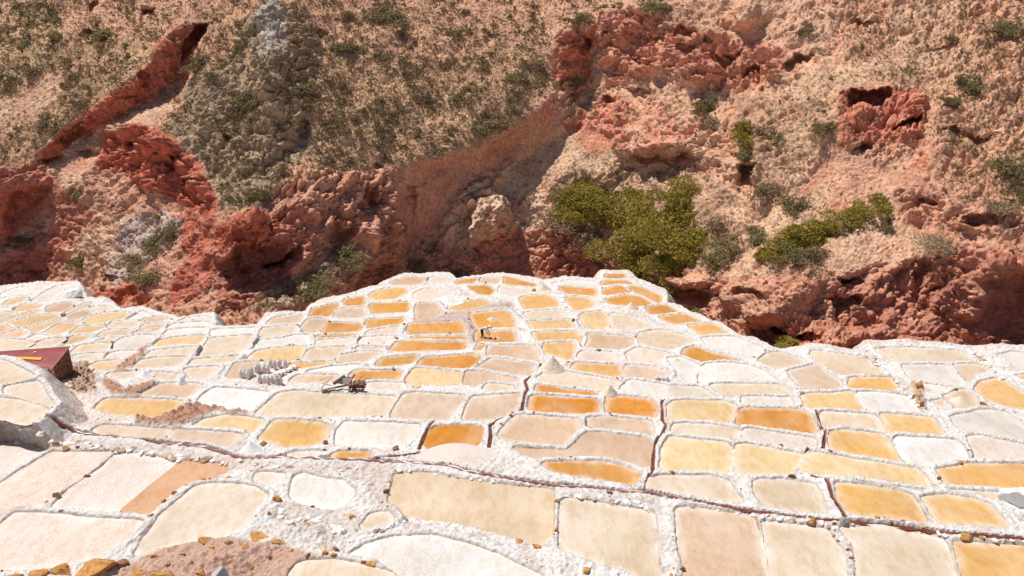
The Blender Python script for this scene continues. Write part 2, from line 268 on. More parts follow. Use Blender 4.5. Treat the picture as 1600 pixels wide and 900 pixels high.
# ---------------------------------------------------------------- outlines of the salt pans (surveyed; local tile, points)
# rows: tile origin x, y, scale ; then colour code : points [: metres raised]
PANS = '''
@0 420 5
W 20,190 100,160 210,140 220,175 120,195 40,205
P 245,262 300,215 440,135 550,122 470,190 350,265
S 30,280 80,240 140,228 215,232 150,262 60,290
W 0,240 60,225 40,245 0,268
S 100,330 170,285 230,268 330,290 270,315 150,342
S -60,425 60,390 200,345 320,325 280,355 120,395 -20,430
C -60,350 70,342 130,350 60,378 -60,392
P -60,310 90,308 60,330 -60,335
B 330,340 390,290 460,268 600,265 560,300 480,340 400,345
C 510,345 560,315 650,275 700,265 715,290 640,315 530,355
B 500,375 560,345 660,318 745,352 690,370 600,395 510,405
C 700,305 790,290 860,300 880,320 770,345 740,340
S 45,425 300,362 455,350 465,375 300,430 130,470
S 150,478 480,390 490,402 430,440 260,500
T -60,440 40,440 110,475 50,495 -60,515
T -60,535 0,520 130,478 210,510 100,550 -60,552
T 330,510 450,440 540,415 610,420 570,470 500,500 360,522
Y 615,438 660,390 800,350 940,335 1020,350 960,395 830,430 720,442
S 560,502 610,452 820,442 800,465 720,495 600,508
W 990,400 1050,370 1110,330 1190,370 1120,385 1090,400
B 1100,425 1140,380 1240,372 1330,390 1200,415
C 840,450 880,415 980,405 1090,410 1070,460 960,470 850,470
C 760,530 810,490 870,478 1060,472 1000,505 880,525
S 1085,475 1130,435 1280,425 1260,460 1180,475
B 1040,508 1080,488 1250,475 1190,497
P 190,555 280,518 370,525 290,570 220,565
C -60,560 80,552 180,562 265,580 200,615 80,630 -60,620
C 230,612 330,560 420,545 510,548 440,590 330,605
S 500,585 560,530 640,520 720,525 660,550 580,580
B 740,572 820,545 950,532 880,570
G 860,630 900,580 960,540 1100,515 1220,525 1150,585 1080,635 960,640
C 560,650 620,600 740,585 860,580 830,640 700,655
C 570,680 700,662 800,660 780,700 700,715
P 820,710 850,665 930,645 1075,645 1000,690
S 1210,600 1250,560 1330,545 1420,530 1600,520 1570,580 1480,575 1340,585
C 1130,690 1190,640 1540,610 1500,660 1400,680
W 1280,515 1320,480 1420,470 1625,460 1620,505 1440,520
W 1310,460 1370,430 1500,420 1625,418 1625,445 1440,465
W 1400,410 1460,385 1600,372 1635,385 1630,405 1460,414
S 720,775 700,760 760,730 920,715 940,725 880,785 770,785
C 1040,765 1100,715 1230,695 1460,690 1420,745 1200,760
C 830,820 1080,800 1070,830 960,850
C 1180,805 1400,825 1380,870 1270,860 1190,825
@280 420 5
W 260,478 430,470 590,462 570,505 400,518 245,530
C 150,690 235,548 400,530 570,520 565,560 520,620 400,670 250,690
C 75,755 110,712 470,680 420,710 230,740
B 680,430 740,385 900,355 965,365 950,410 860,420
C 620,540 650,465 880,440 920,450 900,500 830,530 640,550
W 590,600 630,560 800,545 900,520 1010,520 1020,590 900,600 620,620
Y 540,700 590,650 700,625 990,605 960,660 940,705 700,735
A 1015,380 1040,310 1240,270 1250,285 1180,375
A 1260,290 1290,240 1445,215 1450,270 1400,290
B 1200,380 1240,310 1450,300 1460,375
B 935,475 1000,405 1020,388 1160,392 1160,410 1095,495 980,495
A 1105,500 1160,420 1420,425 1430,470 1380,490
A 1075,545 1080,522 1390,512 1380,532 1200,548
P 1065,600 1080,562 1200,553 1390,537 1350,582 1310,600
C 960,710 1020,625 1290,610 1310,630 1200,710 1000,725
B 1215,740 1250,680 1400,650 1580,650 1560,670 1450,730
P 1400,580 1430,540 1600,525 1690,535 1640,560 1560,585
B 370,840 440,735 600,725 620,745 600,775 500,790 490,850
C 40,780 280,765 300,775 240,845 110,865
O 870,765 870,742 1190,727 1180,740 1000,766
W 1010,800 1180,768 1420,748 1250,825 1000,825
B 860,880 930,830 1250,835 1200,880
@560 420 5
O 75,210 160,165 260,150 370,150 385,185 300,225 100,245
A 80,300 110,270 390,262 400,300 390,330 100,345
P 430,195 520,155 700,175 740,190 660,230 450,240
B 240,112 380,62 530,67 500,108 400,130 300,125
P 525,100 590,60 700,60 745,90 720,115
A 755,115 780,85 930,72 910,110
B 940,105 970,65 1120,70 1110,110
A 1135,115 1140,55 1390,120 1380,145 1200,125
D 850,135 1000,128 1070,170 1030,200 940,195
P 1090,175 1110,135 1370,155 1340,185 1220,215
B 440,330 460,270 600,262 665,340 620,370 460,395
O 700,315 720,275 960,240 1040,265 850,320
A 55,465 65,395 370,385 330,425
P 55,510 90,485 330,450 310,495
A 385,500 390,430 800,410 830,440 850,495 820,505 430,515
A 415,545 430,532 850,525 860,560 520,555
A 235,640 310,565 850,575 830,620 560,632
C -20,640 0,612 60,607 180,620 150,640
A 135,755 180,700 470,670 450,720 350,745
A 460,760 500,700 900,665 960,700 910,770 620,785
A 870,350 1150,320 1215,380 1220,455 1050,465 925,475 900,420
A 915,492 1100,482 1215,482 1240,570 920,570
O 1260,230 1310,210 1480,200 1560,260 1560,295 1300,325
C 1290,345 1400,332 1550,318 1600,335 1635,385 1340,400
Y 1325,412 1400,407 1650,394 1690,460 1360,480
O 1360,495 1700,485 1740,560 1735,580 1560,560 1390,560
B 1010,640 1020,600 1370,600 1405,650 1400,720 1100,690 1010,680
B 925,775 1040,700 1130,705 1380,750 1370,800 1320,825 1230,830 1000,790
A 930,595 1000,590 990,625 910,630
Y 370,880 430,775 800,810 785,900 660,902 500,895 470,925 380,900
B 820,890 850,800 960,800 1250,865 1190,880 1010,870 960,920 880,905
A -70,840 -20,795 345,800 325,860 30,870
@840 420 5
A 520,65 540,38 680,38 690,62 600,76
A 490,125 510,95 700,92 760,130 650,120
W 110,115 230,92 450,100 460,135 330,130 180,125
A 165,140 220,137 440,155 470,180 440,215 300,205 220,195
O 225,255 225,215 380,225 430,250 440,290 300,325
A 510,160 650,128 745,185 620,205 515,200
A 720,135 800,140 970,215 960,265 860,250 770,195
A 520,240 700,200 800,215 900,275 800,290 740,285 670,280 560,270
A 840,305 960,280 1010,285 1100,335 940,360 870,345
A 945,375 1140,348 1280,410 1100,430 1000,410
O 1165,440 1370,425 1500,510 1280,520
Y 325,375 360,345 500,330 550,375 555,465 380,460
C 570,465 575,345 780,380 910,460 790,492
B 375,610 400,560 390,505 740,530 740,600 640,630
C 770,545 800,500 960,475 1150,525 1210,560 1130,625 1100,635 850,595
P 310,690 350,640 590,655 640,735 420,720
P 690,665 780,615 1040,665 980,700 950,735 720,725
O 265,780 290,735 650,755 650,845 430,805
B 665,845 690,750 900,765 1040,820 900,860 720,850
O 50,580 280,570 295,640 260,710 50,650
W 1010,700 1110,690 1260,750 1230,850 1140,850
@1040 500 5
W 280,140 520,128 740,215 810,240 770,262 700,295 600,260 400,200 320,180
A 120,285 150,225 230,205 330,245 500,290 610,330 480,315 340,322 270,350 180,325
W 265,480 265,380 320,345 470,333 620,350 740,390 830,450 890,490 700,487 450,487 310,505
C 720,320 800,260 880,250 1080,310 1090,340 940,375 880,380
B 945,400 1160,350 1200,370 1360,480 1365,530 1150,555 1060,540 1020,480
C 350,510 450,500 900,507 960,560 970,585 600,585 580,605 530,600 430,570
W 600,660 600,602 700,602 900,607 965,604 990,670 700,670
G 30,515 260,525 410,610 100,605 40,600
Y 15,780 20,680 60,630 450,635 540,665 540,740 520,800 100,780
D 560,830 565,715 620,690 1060,700 1130,740 1165,830 1165,890 850,850
Y 1060,580 1330,570 1440,560 1480,590 1560,710 1400,700 1100,680
@1280 500 5
C 0,245 300,285 350,290 430,350 520,430 230,440 200,445 150,425 0,340 -60,280 -60,240
O 235,460 300,450 550,450 600,500 605,565 260,540 240,520
W 290,560 600,580 710,610 780,710 500,715 380,715
C 15,715 410,740 450,760 520,890 400,880 60,850 20,820
C 430,225 700,215 1110,245 1170,290 1240,325 1040,340 960,325 620,330 560,310
G 650,352 980,352 1060,420 1150,500 1060,525 900,500 710,460 670,390
B 1050,350 1200,342 1330,380 1240,400 1180,440 1160,495 1100,430
W 1390,275 1500,250 1700,270 1700,420 1550,390 1500,330 1430,290
O 1540,435 1700,430 1700,480 1600,465
O 1220,530 1280,480 1380,458 1450,480 1600,575 1700,640 1700,700 1500,680 1300,620 1240,570
B 970,600 1080,550 1140,545 1230,620 1240,660 1140,690 1050,680
B 870,640 960,620 970,655 930,665
W 800,500 1020,530 1000,570 960,590 850,530
@1280 640 5
O 480,30 880,65 930,130 980,215 650,192 560,200 520,110
G 1030,60 1150,30 1310,2 1450,20 1550,90 1600,170 1720,290 1600,255 1130,188 1080,140
O 80,240 90,175 180,160 490,195 530,240 600,340 635,410 400,380 150,325 80,290
W 590,240 620,212 700,220 1060,240 1110,280 1150,370 1080,400 900,430 780,430 680,400 640,340
P 1160,212 1250,207 1600,277 1720,300 1720,410 1220,400 1220,350
Y -150,470 -120,380 -60,335 0,342 180,375 620,445 760,465 810,510 860,590 880,620 600,590 300,540 100,485 -80,478
O 920,470 1100,447 1130,428 1700,432 1700,610 1100,590 1000,590
O 130,570 560,625 700,665 760,730 820,860 700,845 300,810 220,790 150,700
O 810,690 860,680 1000,670 1200,700 1330,745 1380,810 1460,900 1300,890 920,870 860,770
C 1000,635 1420,655 1430,690 1300,690 1050,652
C 250,565 560,605 850,642 740,655 650,625 300,580
@1040 640 5
Y -35,470 -30,330 0,265 40,215 130,225 480,262 510,320 520,380 500,480 300,475
Y 548,480 552,275 640,272 1070,355 1050,410 970,510 880,515
P 610,220 600,180 640,150 1130,225 1165,240 1150,300 1100,310 900,285
C 45,160 70,112 350,120 560,155 570,230 300,200 60,165
C -150,590 -120,550 -40,520 60,522 360,522 480,560 540,650 590,705 480,700 200,650 0,618
C 695,620 700,562 760,547 920,552 1150,585 1190,640 1200,700 1250,785 1150,785 900,770 760,728 720,690
@0 580 5
C 45,140 60,115 280,80 320,110 360,200 420,265 370,260 230,220 70,180 : 1.5
C -60,210 120,225 300,270 370,305 330,360 240,400 150,385 80,360 -60,350 : 1.2
C -60,-80 30,-80 200,0 270,40 60,90 -60,100 : 2.0
O 750,280 820,220 1100,215 1420,235 1400,290 1200,360 1130,345 1000,330 900,325
B 1080,190 1250,100 1480,95 1580,110 1520,170 1450,215 1300,205
B 735,460 800,425 1000,435 1350,460 1300,515 1100,500 830,490
@0 675 4
P -60,70 100,60 190,85 270,110 320,115 200,180 50,285 -60,345 : -0.7
P -60,370 60,290 200,197 325,127 500,130 690,127 615,200 500,285 380,365 290,435 150,465 80,485 20,480 -60,530 : -0.7
P 340,460 420,375 520,293 640,225 720,145 790,132 930,152 1100,187 1080,230 950,315 850,403 750,485 700,488 500,470 : -0.7
T 765,493 860,415 960,330 1100,220 1140,182 1300,190 1400,215 1420,250 1320,280 1220,300 1100,350 1000,450 930,508 : -0.7
C 845,765 900,670 960,600 1010,520 1130,420 1210,350 1300,328 1500,328 1600,357 1665,397 1640,450 1520,600 1400,640 1240,665 1000,715 : -0.6
P -60,640 0,590 90,507 250,512 400,522 600,547 890,557 840,620 720,715 640,765 480,810 300,830 100,845 -60,850 : -0.8
@400 675 4
W 220,380 242,283 290,260 400,290 540,305 615,370 595,405 520,470 450,468 330,442 235,410 : -0.4
C 840,430 872,272 900,262 1050,254 1300,302 1600,342 1850,360 1848,500 1838,685 1780,690 1600,640 1250,550 1000,525 945,515 885,450 : -0.6
C 662,598 720,512 820,503 858,548 780,568 : -0.5
W 590,770 700,700 850,660 1100,650 1300,700 1500,770 1600,812 1770,900 1900,1010 1000,1010 900,930 850,880 700,790 : -1.0
C 260,830 340,805 500,805 700,842 860,892 870,1000 200,1000 220,880 : -0.8
A 470,147 520,124 700,128 735,143 640,152
P 200,140 240,128 390,122 395,140 240,147
P 0,255 180,262 130,330 60,350 0,335 : -0.4
@800 675 4
C 305,715 302,600 312,435 350,413 500,442 700,472 882,502 888,600 915,960 860,930 700,845 500,790 400,755 : -0.6
B 1030,480 1100,472 1300,502 1500,527 1540,650 1590,900 1610,1010 1095,1010 1080,850 1042,700 : -0.6
A 190,197 260,192 560,187 700,215 800,265 780,320 640,298 350,258 230,222
@1200 675 4
C -28,566 50,568 365,612 415,700 465,760 476,900 480,1010 55,1010 22,900 -4,720 : -0.6
C 455,602 700,592 1000,652 1095,678 1130,780 1165,920 1185,1010 568,1010 558,800 535,700 : -0.6
O 1165,688 1400,704 1700,727 1700,1010 1250,1010 1215,880 1185,780 : -0.6
@280 570 5
W 150,275 270,182 400,187 700,217 670,260 550,348 430,348 330,323 200,298
C 600,380 780,222 900,207 1200,227 1690,252 1680,280 1618,385 1400,383 1100,400 800,392 640,388
Y 110,478 190,430 350,397 520,407 655,437 590,522 400,498 200,483
O 630,570 700,492 750,432 900,432 1170,472 1150,575 1100,603 950,632 850,632 720,598
W 1225,618 1240,520 1292,447 1600,457 1878,472 1858,540 1818,580 1738,618 1600,630
B -85,562 -30,510 0,510 430,537 485,557 420,628 300,608
@560 570 5
B 250,400 352,232 450,217 830,242 800,290 700,418 560,428
B 825,400 862,300 902,252 1080,237 1268,227 1258,290 1238,340 1168,398 1020,422 830,422
D 515,618 572,512 620,482 900,477 968,502 958,560 938,618 820,598 700,638 580,658
B 1090,565 1152,470 1242,392 1728,427 1732,490 1608,642 1400,622
P 50,190 80,142 340,142 380,188 200,195
C 975,180 1012,147 1225,172 1040,208
@800 570 5
C 195,98 320,38 500,72 848,132 838,178 670,188 430,158 260,126
D 180,196 200,157 400,192 658,225 658,243 420,220
D 137,360 142,262 172,242 400,252 658,272 683,300 678,368 400,378
D 732,378 742,262 780,247 900,247 1078,272 1128,312 1128,395 1030,408 900,388
B 20,640 200,655 430,678 462,650 582,532 700,532 1000,572 1070,592 1098,640 1063,700 1063,778 1000,788 700,722 450,718 160,718 90,690
B 587,488 592,412 750,412 1078,442 1098,535 900,530 660,498
G 852,180 922,118 1213,162 1222,268 1100,248 950,228 890,200
'''
CODES = dict(T=((.64, .375, .205), 'orange-tan', .35), S=((.66, .47, .27), 'sandy', .2), W=((.65, .64, .635), 'white', .7), C=((.655, .55, .425), 'cream', .3), B=((.60, .435, .31), 'tan', .3), P=((.625, .52, .46), 'pinkish', .8),
             A=((.64, .315, .07), 'amber', 0.0), D=((.60, .245, .02), 'deep orange', 0.0), O=((.70, .435, .16), 'ochre', 0.05),
             G=((.60, .575, .54), 'pale grey', .5), Y=((.70, .525, .285), 'straw yellow', .06))
EDGE = [(-120, 455), (0, 447), (60, 440), (112, 441), (128, 455), (133, 468), (165, 470), (187, 486), (215, 484), (240, 490), (275, 498), (331, 493),
        (334, 513), (388, 514), (402, 508), (420, 492), (480, 486), (500, 470), (560, 456), (600, 440), (640, 431), (700, 431), (712, 437), (760, 433),
        (800, 429), (850, 440), (880, 436), (930, 437), (940, 426), (980, 426), (1000, 437), (1036, 452), (1042, 472), (1062, 480), (1110, 502), (1160, 525),
        (1205, 544), (1255, 551), (1265, 545), (1300, 550), (1345, 554), (1352, 541), (1440, 540), (1510, 547), (1560, 546), (1720, 552)]
CHANNEL = [(-60, 655), (5, 662), (30, 668), (70, 678), (110, 676), (165, 680), (220, 683), (250, 690), (320, 695), (380, 710), (440, 714), (520, 716), (600, 719),
           (700, 726), (740, 735), (800, 743), (900, 755), (1000, 766), (1050, 775), (1100, 783), (1160, 793), (1250, 804), (1300, 808), (1400, 815), (1500, 828), (1620, 836)]
CHANNELS2 = [[(1010, 764), (1014, 750), (1020, 738), (1020, 718), (1022, 700), (1032, 684), (1040, 668), (1035, 655), (1034, 632), (1040, 622)],
             [(1322, 804), (1300, 780), (1290, 756), (1262, 738), (1252, 730), (1262, 710), (1285, 700), (1290, 684), (1282, 665), (1275, 648)],
             [(764, 696), (767, 682), (766, 670), (775, 660), (790, 652), (816, 640), (820, 624), (825, 612), (820, 597), (842, 580), (845, 570), (835, 552)],
             [(655, 698), (660, 688), (672, 670), (680, 660)],
             [(590, 716), (640, 705), (655, 702)]]

def chaikin(P, it=2, q=0.22):
    P = np.asarray(P, float)
    for k in range(it):
        r = 0.085 if k == 0 else q
        N = np.roll(P, -1, 0); P = np.stack([P * (1 - r) + N * r, P * r + N * (1 - r)], 1).reshape(-1, 2)
    return P
def wobble(P, amp=1.0, step=7.0):            # densify the outline and let it wander a little
    out = []
    for a, b in zip(P, np.roll(P, -1, 0)):
        n = max(1, int(np.hypot(*(b - a)) / step))
        for k in range(n): out.append(a + (b - a) * k / n)
    return np.array(out)
def seg_dist(X, Y, poly, closed=True):
    best = np.full(X.shape, 1e9); n = len(poly)
    for i in range(n if closed else n - 1):
        a = poly[i]; b = poly[(i + 1) % n]; ab = b - a; L2 = ab @ ab + 1e-12
        t = np.clip(((X - a[0]) * ab[0] + (Y - a[1]) * ab[1]) / L2, 0, 1)
        best = np.minimum(best, (X - a[0] - t * ab[0]) ** 2 + (Y - a[1] - t * ab[1]) ** 2)
    return np.sqrt(best)
def inside(X, Y, poly):
    c = np.zeros(X.shape, bool); n = len(poly)
    for i in range(n):
        x1, y1 = poly[i]; x2, y2 = poly[(i + 1) % n]
        if y1 == y2: continue
        c ^= ((y1 > Y) != (y2 > Y)) & (X < (x2 - x1) * (Y - y1) / (y2 - y1) + x1)
    return c

pans = []; ox = oy = 0; sc = 5
for ln in PANS.strip().splitlines():
    if ln[0] == '@': ox, oy, sc = map(float, ln[1:].split()); continue
    parts = ln[2:].split(':'); dz = float(parts[1]) if len(parts) > 1 else 0.0
    pts = np.array([tuple(map(float, q.split(','))) for q in parts[0].split()]) / sc + [ox, oy]
    sm = chaikin(pts, 2); c = sm.mean(0)
    cw = on_slope(c[0], c[1], dz); z = cw[2]
    d = rays(sm[:, 0], sm[:, 1]); t = (z - CAMZ) / d[:, 2]; Wp = CAM + d * t[:, None]
    Q = Wp[:, :2]; e_ = np.roll(Q, -1, 0) - np.roll(Q, 1, 0); n_ = np.stack([e_[:, 1], -e_[:, 0]], 1); n_ /= np.linalg.norm(n_, axis=1)[:, None] + 1e-9
    if np.sum(Q[:, 0] * np.roll(Q[:, 1], -1) - Q[:, 1] * np.roll(Q[:, 0], -1)) < 0: n_ = -n_
    Q = Q + n_ * .055; Q[:, 1] -= np.clip(-n_[:, 1], 0, 1) * 0.11 * Q[:, 1] / (CAMZ - z); Wp[:, :2] = Q
    pans.append(dict(code=ln[0], px=c, poly=Wp[:, :2], z=z, dz=dz, pix=pts, area=0.5 * abs(np.dot(sm[:, 0], np.roll(sm[:, 1], 1)) - np.dot(sm[:, 1], np.roll(sm[:, 0], 1)))))
print('PANS', len(pans))

# ---------------------------------------------------------------- terrace: one sheet of crust, walls and banks
cols = np.concatenate([np.arange(-420, -60, 6.0), np.arange(-60, 1660, 1.25), np.arange(1660, 2020, 6.0)])
rows = np.concatenate([np.arange(392, 425, 3.0), np.arange(425, 700, 0.95), np.arange(700, 935, 1.15), np.arange(935, 1800, 9.0)])
GX, GY = np.meshgrid(cols, rows); P0 = on_slope(GX, GY); X, Y = P0[..., 0], P0[..., 1]; base = P0[..., 2].copy()
# wander the sampling point so that outlines look hand-packed
wx = 0.09 * fbm(np.stack([X * 0.9, Y * 0.9, X * 0], -1), 3); wy = 0.09 * fbm(np.stack([X * 0.9, Y * 0.9, X * 0 + 9], -1), 3)
n1 = fbm(np.stack([X * 3.2, Y * 3.2, X * 0 + 4], -1), 4, 0.6); lump = fbm(np.stack([X * 1.1, Y * 1.1, X * 0 + 7], -1), 3)
fine = fbm(np.stack([X * 9, Y * 9, X * 0 + 2], -1), 3, 0.65)
mind = np.full(X.shape, 9.0); own = np.full(X.shape, -1, int); num = np.zeros(X.shape); den = np.zeros(X.shape) ; skirt = np.full(X.shape, -1e3)
ins = np.full(X.shape, -1, int); dins = np.zeros(X.shape)
for k, p in enumerate(pans):
    R = 3.5; lo = p['poly'].min(0) - R; hi = p['poly'].max(0) + R
    m = (X > lo[0]) & (X < hi[0]) & (Y > lo[1]) & (Y < hi[1])
    idx = np.nonzero(m); x = X[idx] + wx[idx]; y = Y[idx] + wy[idx]
    d = seg_dist(x, y, p['poly']); d += 0.07 * n1[idx] * sstep(0, .05, d); i_ = inside(x, y, p['poly']); d = np.where(i_, d + 0.045, d - 0.045); i_ = i_ | (d < 0); d = np.maximum(np.abs(d), 0.002)
    o = ~i_; io = tuple(a[o] for a in idx); do = d[o]
    w = 1 / (do + 0.06) ** 3; num[io] += w * p['z']; den[io] += w
    dd = mind[io]; c = do < dd; mind[io] = np.where(c, do, dd); ow = own[io]; own[io] = np.where(c, k, ow)
    skirt[io] = np.maximum(skirt[io], p['z'] + 0.02 - np.maximum(do - 0.35, 0) * 1.3)
    ii = tuple(a[i_] for a in idx); ins[ii] = k; dins[ii] = d[i_]; mind[ii] = 0; own[ii] = k
zz = np.array([p['z'] for p in pans])
for q_, dz in (([(72, 596), (100, 606), (150, 606), (165, 575), (120, 548), (70, 570)], -.5), ([(92, 645), (120, 620), (160, 622), (210, 640), (150, 662), (110, 665)], -.1)):
    q_ = np.array(q_, float); A_ = on_slope(q_[:, 0], q_[:, 1], dz); za = A_[:, 2].mean(); m = (X > A_[:, 0].min() - 4) & (X < A_[:, 0].max() + 4) & (Y > A_[:, 1].min() - 4) & (Y < A_[:, 1].max() + 4); idx = np.nonzero(m)
    d = seg_dist(X[idx], Y[idx], A_[:, :2]); d = np.where(inside(X[idx], Y[idx], A_[:, :2]), 0.02, d); w = 1 / (d + 0.12) ** 3; zl = za - (Y[idx] - A_[:, 1].mean()) * math.tan(SLOPE); num[idx] += w * zl; den[idx] += w
far = sstep(1.2, 3.4, mind)
idw = np.where(den > 0, num / np.maximum(den, 1e-9), base)
h = idw * (1 - far) + base * far
h = np.maximum(h, skirt)
rimh = (0.080 + 0.07 * n1 + 0.04 * lump)
h = h + rimh * (1 - np.exp(-mind / 0.045)) * (1 - 0.4 * sstep(0.4, 1.2, mind)) + (0.03 * fine + 0.05 * n1) * sstep(0, 0.15, mind) + 0.16 * lump * sstep(0.5, 1.6, mind)
isin = ins >= 0
h = np.where(isin, zz[np.maximum(ins, 0)] - 0.015 - np.minimum(dins * 0.9, 0.22), h)
# water channels cut into the crust
chw = np.zeros(X.shape); 
def carve(line, w, depth, zoff):
    global h, chw
    L_ = np.array(line, float); Pw = on_slope(L_[:, 0], L_[:, 1])[:, :2]; mm = (X > Pw[:, 0].min() - 2) & (X < Pw[:, 0].max() + 2) & (Y > Pw[:, 1].min() - 2) & (Y < Pw[:, 1].max() + 2)
    idx = np.nonzero(mm); d = seg_dist(X[idx] + wx[idx] * 0.5, Y[idx] + wy[idx] * 0.5, Pw, closed=False) + 0.02 * n1[idx]
    q = 1 - sstep(w * 0.55, w, d)
    hh = h[idx]; lip = zoff * (1 - sstep(w, w * 3.4, d)); h[idx] = hh + lip * (1 - q) - depth * q
    chw[idx] = np.maximum(chw[idx], q)
h_pre = h.copy(); carve(CHANNEL, 0.17, 0.22, 0.06)
for c_ in CHANNELS2: carve(c_, 0.11, 0.14, 0.02)
# the terraces end at a broken bank above the ravine
E = np.array(EDGE, float); Ew = on_slope(E[:, 0], E[:, 1])[:, :2]
Eb = np.interp(GX, E[:, 0], E[:, 1])
Epoly = np.concatenate([Ew, [[Ew[-1, 0] + 40, Ew[-1, 1] - 2], [60, 0], [-60, 0], [Ew[0, 0] - 40, Ew[0, 1] - 5]]])
de = seg_dist(X, Y, Ew, closed=False); outE = ~inside(X, Y, Epoly)
de = de + 0.25 * lump
bank = np.where(outE, np.maximum(de, 0), 0); bank = np.where(mind > 0.02, bank, 0)
h = np.where(bank > 0, h - 1.35 * np.maximum(bank - 0.25, 0) * (1 + 0.4 * lump), h)
h = np.maximum(h, CAMZ - 46 + 2 * lump)
TP = np.stack([X, Y, h], -1)

def grid_normals(P):
    dx = np.gradient(P, axis=1); dy = np.gradient(P, axis=0); n = np.cross(dx, dy); n /= np.linalg.norm(n, axis=-1)[..., None] + 1e-12
    n[n[..., 2] < 0] *= -1; return n
TN = grid_normals(TP)
# colours of the crust: salt, stained salt, mud, stones
C_salt = np.array([.76, .745, .725]); C_stain = np.array([.70, .60, .53]); C_stone = np.array([.42, .30, .22]); C_rust = np.array([.54, .29, .18]); C_ch = np.array([.27, .065, .03]); C_pink = np.array([.72, .60, .53])
def blend(c, col, w): return c * (1 - w[..., None]) + col * w[..., None]
tc = np.broadcast_to(C_salt, X.shape + (3,)).copy()
tc = blend(tc, C_stain, sstep(0.4, 1.3, mind + 0.5 * lump) * 0.4)
tc = blend(tc, np.array([.60, .45, .36]), sstep(.08, .42, fbm(np.stack([X * .55, Y * .55, X * 0 + 13], -1), 4, .6)) * .6 * sstep(0, .2, mind))
spk = fbm(np.stack([X * 5.0, Y * 5.0, h * 5], -1), 3, 0.7)
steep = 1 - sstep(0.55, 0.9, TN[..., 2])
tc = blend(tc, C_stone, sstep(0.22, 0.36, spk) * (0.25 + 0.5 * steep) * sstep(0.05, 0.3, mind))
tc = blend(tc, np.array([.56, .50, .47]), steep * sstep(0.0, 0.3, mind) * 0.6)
_px, _py, _t = project(TP)
def paint(poly, col, w, soft=4.0):
    global tc
    q = np.array(poly, float); lo = q.min(0) - 10; hi = q.max(0) + 10
    m = (_px > lo[0]) & (_px < hi[0]) & (_py > lo[1]) & (_py < hi[1]); idx = np.nonzero(m)
    x, y = _px[idx] + 5 * n1[idx], _py[idx] + 4 * n1[idx]; d = seg_dist(x, y, q); d = np.where(inside(x, y, q), d, -d)
    tc[idx] = blend(tc[idx], np.array(col), sstep(-soft, soft, d + 4 * spk[idx]) * w)
    return idx, sstep(-soft, soft, d + 4 * spk[idx])
RUST = [([(176, 577), (200, 560), (216, 549), (232, 535), (224, 555), (206, 572), (190, 580)], .9, C_rust), 
        ([(164, 590), (180, 596), (192, 608), (214, 603), (240, 594), (246, 598), (214, 619), (176, 616), (160, 602)], .95, C_rust * .85),
        ([(210, 646), (236, 654), (260, 646), (290, 632), (320, 628), (350, 634), (386, 643), (388, 647), (340, 642), (306, 655), (280, 666), (212, 661)], .95, C_rust * .85),
        ([(185, 888), (225, 868), (262, 852), (310, 841), (350, 836), (400, 846), (440, 852), (500, 868), (478, 875), (450, 900), (440, 940), (170, 940)], .749, (.52, .27, .17)),
        ([(98, 600), (150, 615), (160, 640), (210, 655), (140, 668), (112, 655), (105, 640)], .7, C_pink),
        ([(112, 570), (135, 562), (150, 590), (148, 612), (112, 612)], .8, (.45, .27, .17)),
        ([(645, 498), (720, 484), (735, 484), (745, 505), (748, 535), (736, 538), (726, 505), (722, 500), (648, 506)], .65, (.45, .30, .23)),
        ([(732, 482), (765, 474), (800, 472), (804, 480), (760, 482), (735, 488)], .7, (.45, .30, .23)),
        ([(410, 800), (440, 780), (480, 790), (560, 795), (565, 825), (530, 845), (480, 830), (430, 815)], .4, (.55, .45, .38)),
        ([(590, 730), (612, 735), (607, 780), (625, 810), (600, 790), (570, 760)], .6, (.60, .48, .42)),
        ([(60, 680), (200, 690), (300, 705), (420, 722), (560, 722), (640, 728), (600, 740), (420, 738), (290, 730), (180, 708), (60, 705)], .55, (.62, .51, .45)),
        ([(876, 760), (960, 768), (1030, 785), (1040, 800), (960, 792), (880, 778)], .45, (.55, .50, .47)),
        ([(1336, 570), (1360, 565), (1430, 610), (1440, 640), (1425, 645)], .35, (.5, .42, .38)),
        ([(1425, 597), (1440, 597), (1446, 640), (1432, 640)], .8, (.48, .28, .12))]
rustw = np.zeros(X.shape)
for poly, w, col in RUST:
    idx, q = paint(poly, col, w)
    if w > .75: rustw[idx] = np.maximum(rustw[idx], q)
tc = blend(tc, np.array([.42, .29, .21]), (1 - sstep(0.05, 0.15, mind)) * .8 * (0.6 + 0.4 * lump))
tc = blend(tc, C_ch, chw * 0.92)
tc = blend(tc, np.array([.40, .20, .14]), sstep(0.3, 1.6, bank - 0.3 + 0.5 * lump))
tc *= (1 + 0.10 * n1)[..., None]; tc = np.clip(tc, 0.01, 0.82)
# rough lumps where earth and rubble lie
f1, f2 = cells(np.stack([X * 2.6, Y * 2.6, X * 0], -1)[rustw > .05]); hh = np.zeros(X.shape); hh[rustw > .05] = (0.55 - f1) * 0.42
TP[..., 2] += hh * rustw * ~isin + rustw * 0.1 * ~isin
stones_amt = np.clip(sstep(0.3, 0.9, mind), 0, 1) * ~isin * (1 - rustw) * (bank <= 0) * (1 - chw)
msk = stones_amt > .02
f1, f2 = cells(np.stack([X * 4.5, Y * 4.5, X * 0], -1)[msk]); hh = np.zeros(X.shape); hh[msk] = (0.45 - f1) * 0.13
TP[..., 2] += hh * stones_amt
TN = grid_normals(TP)

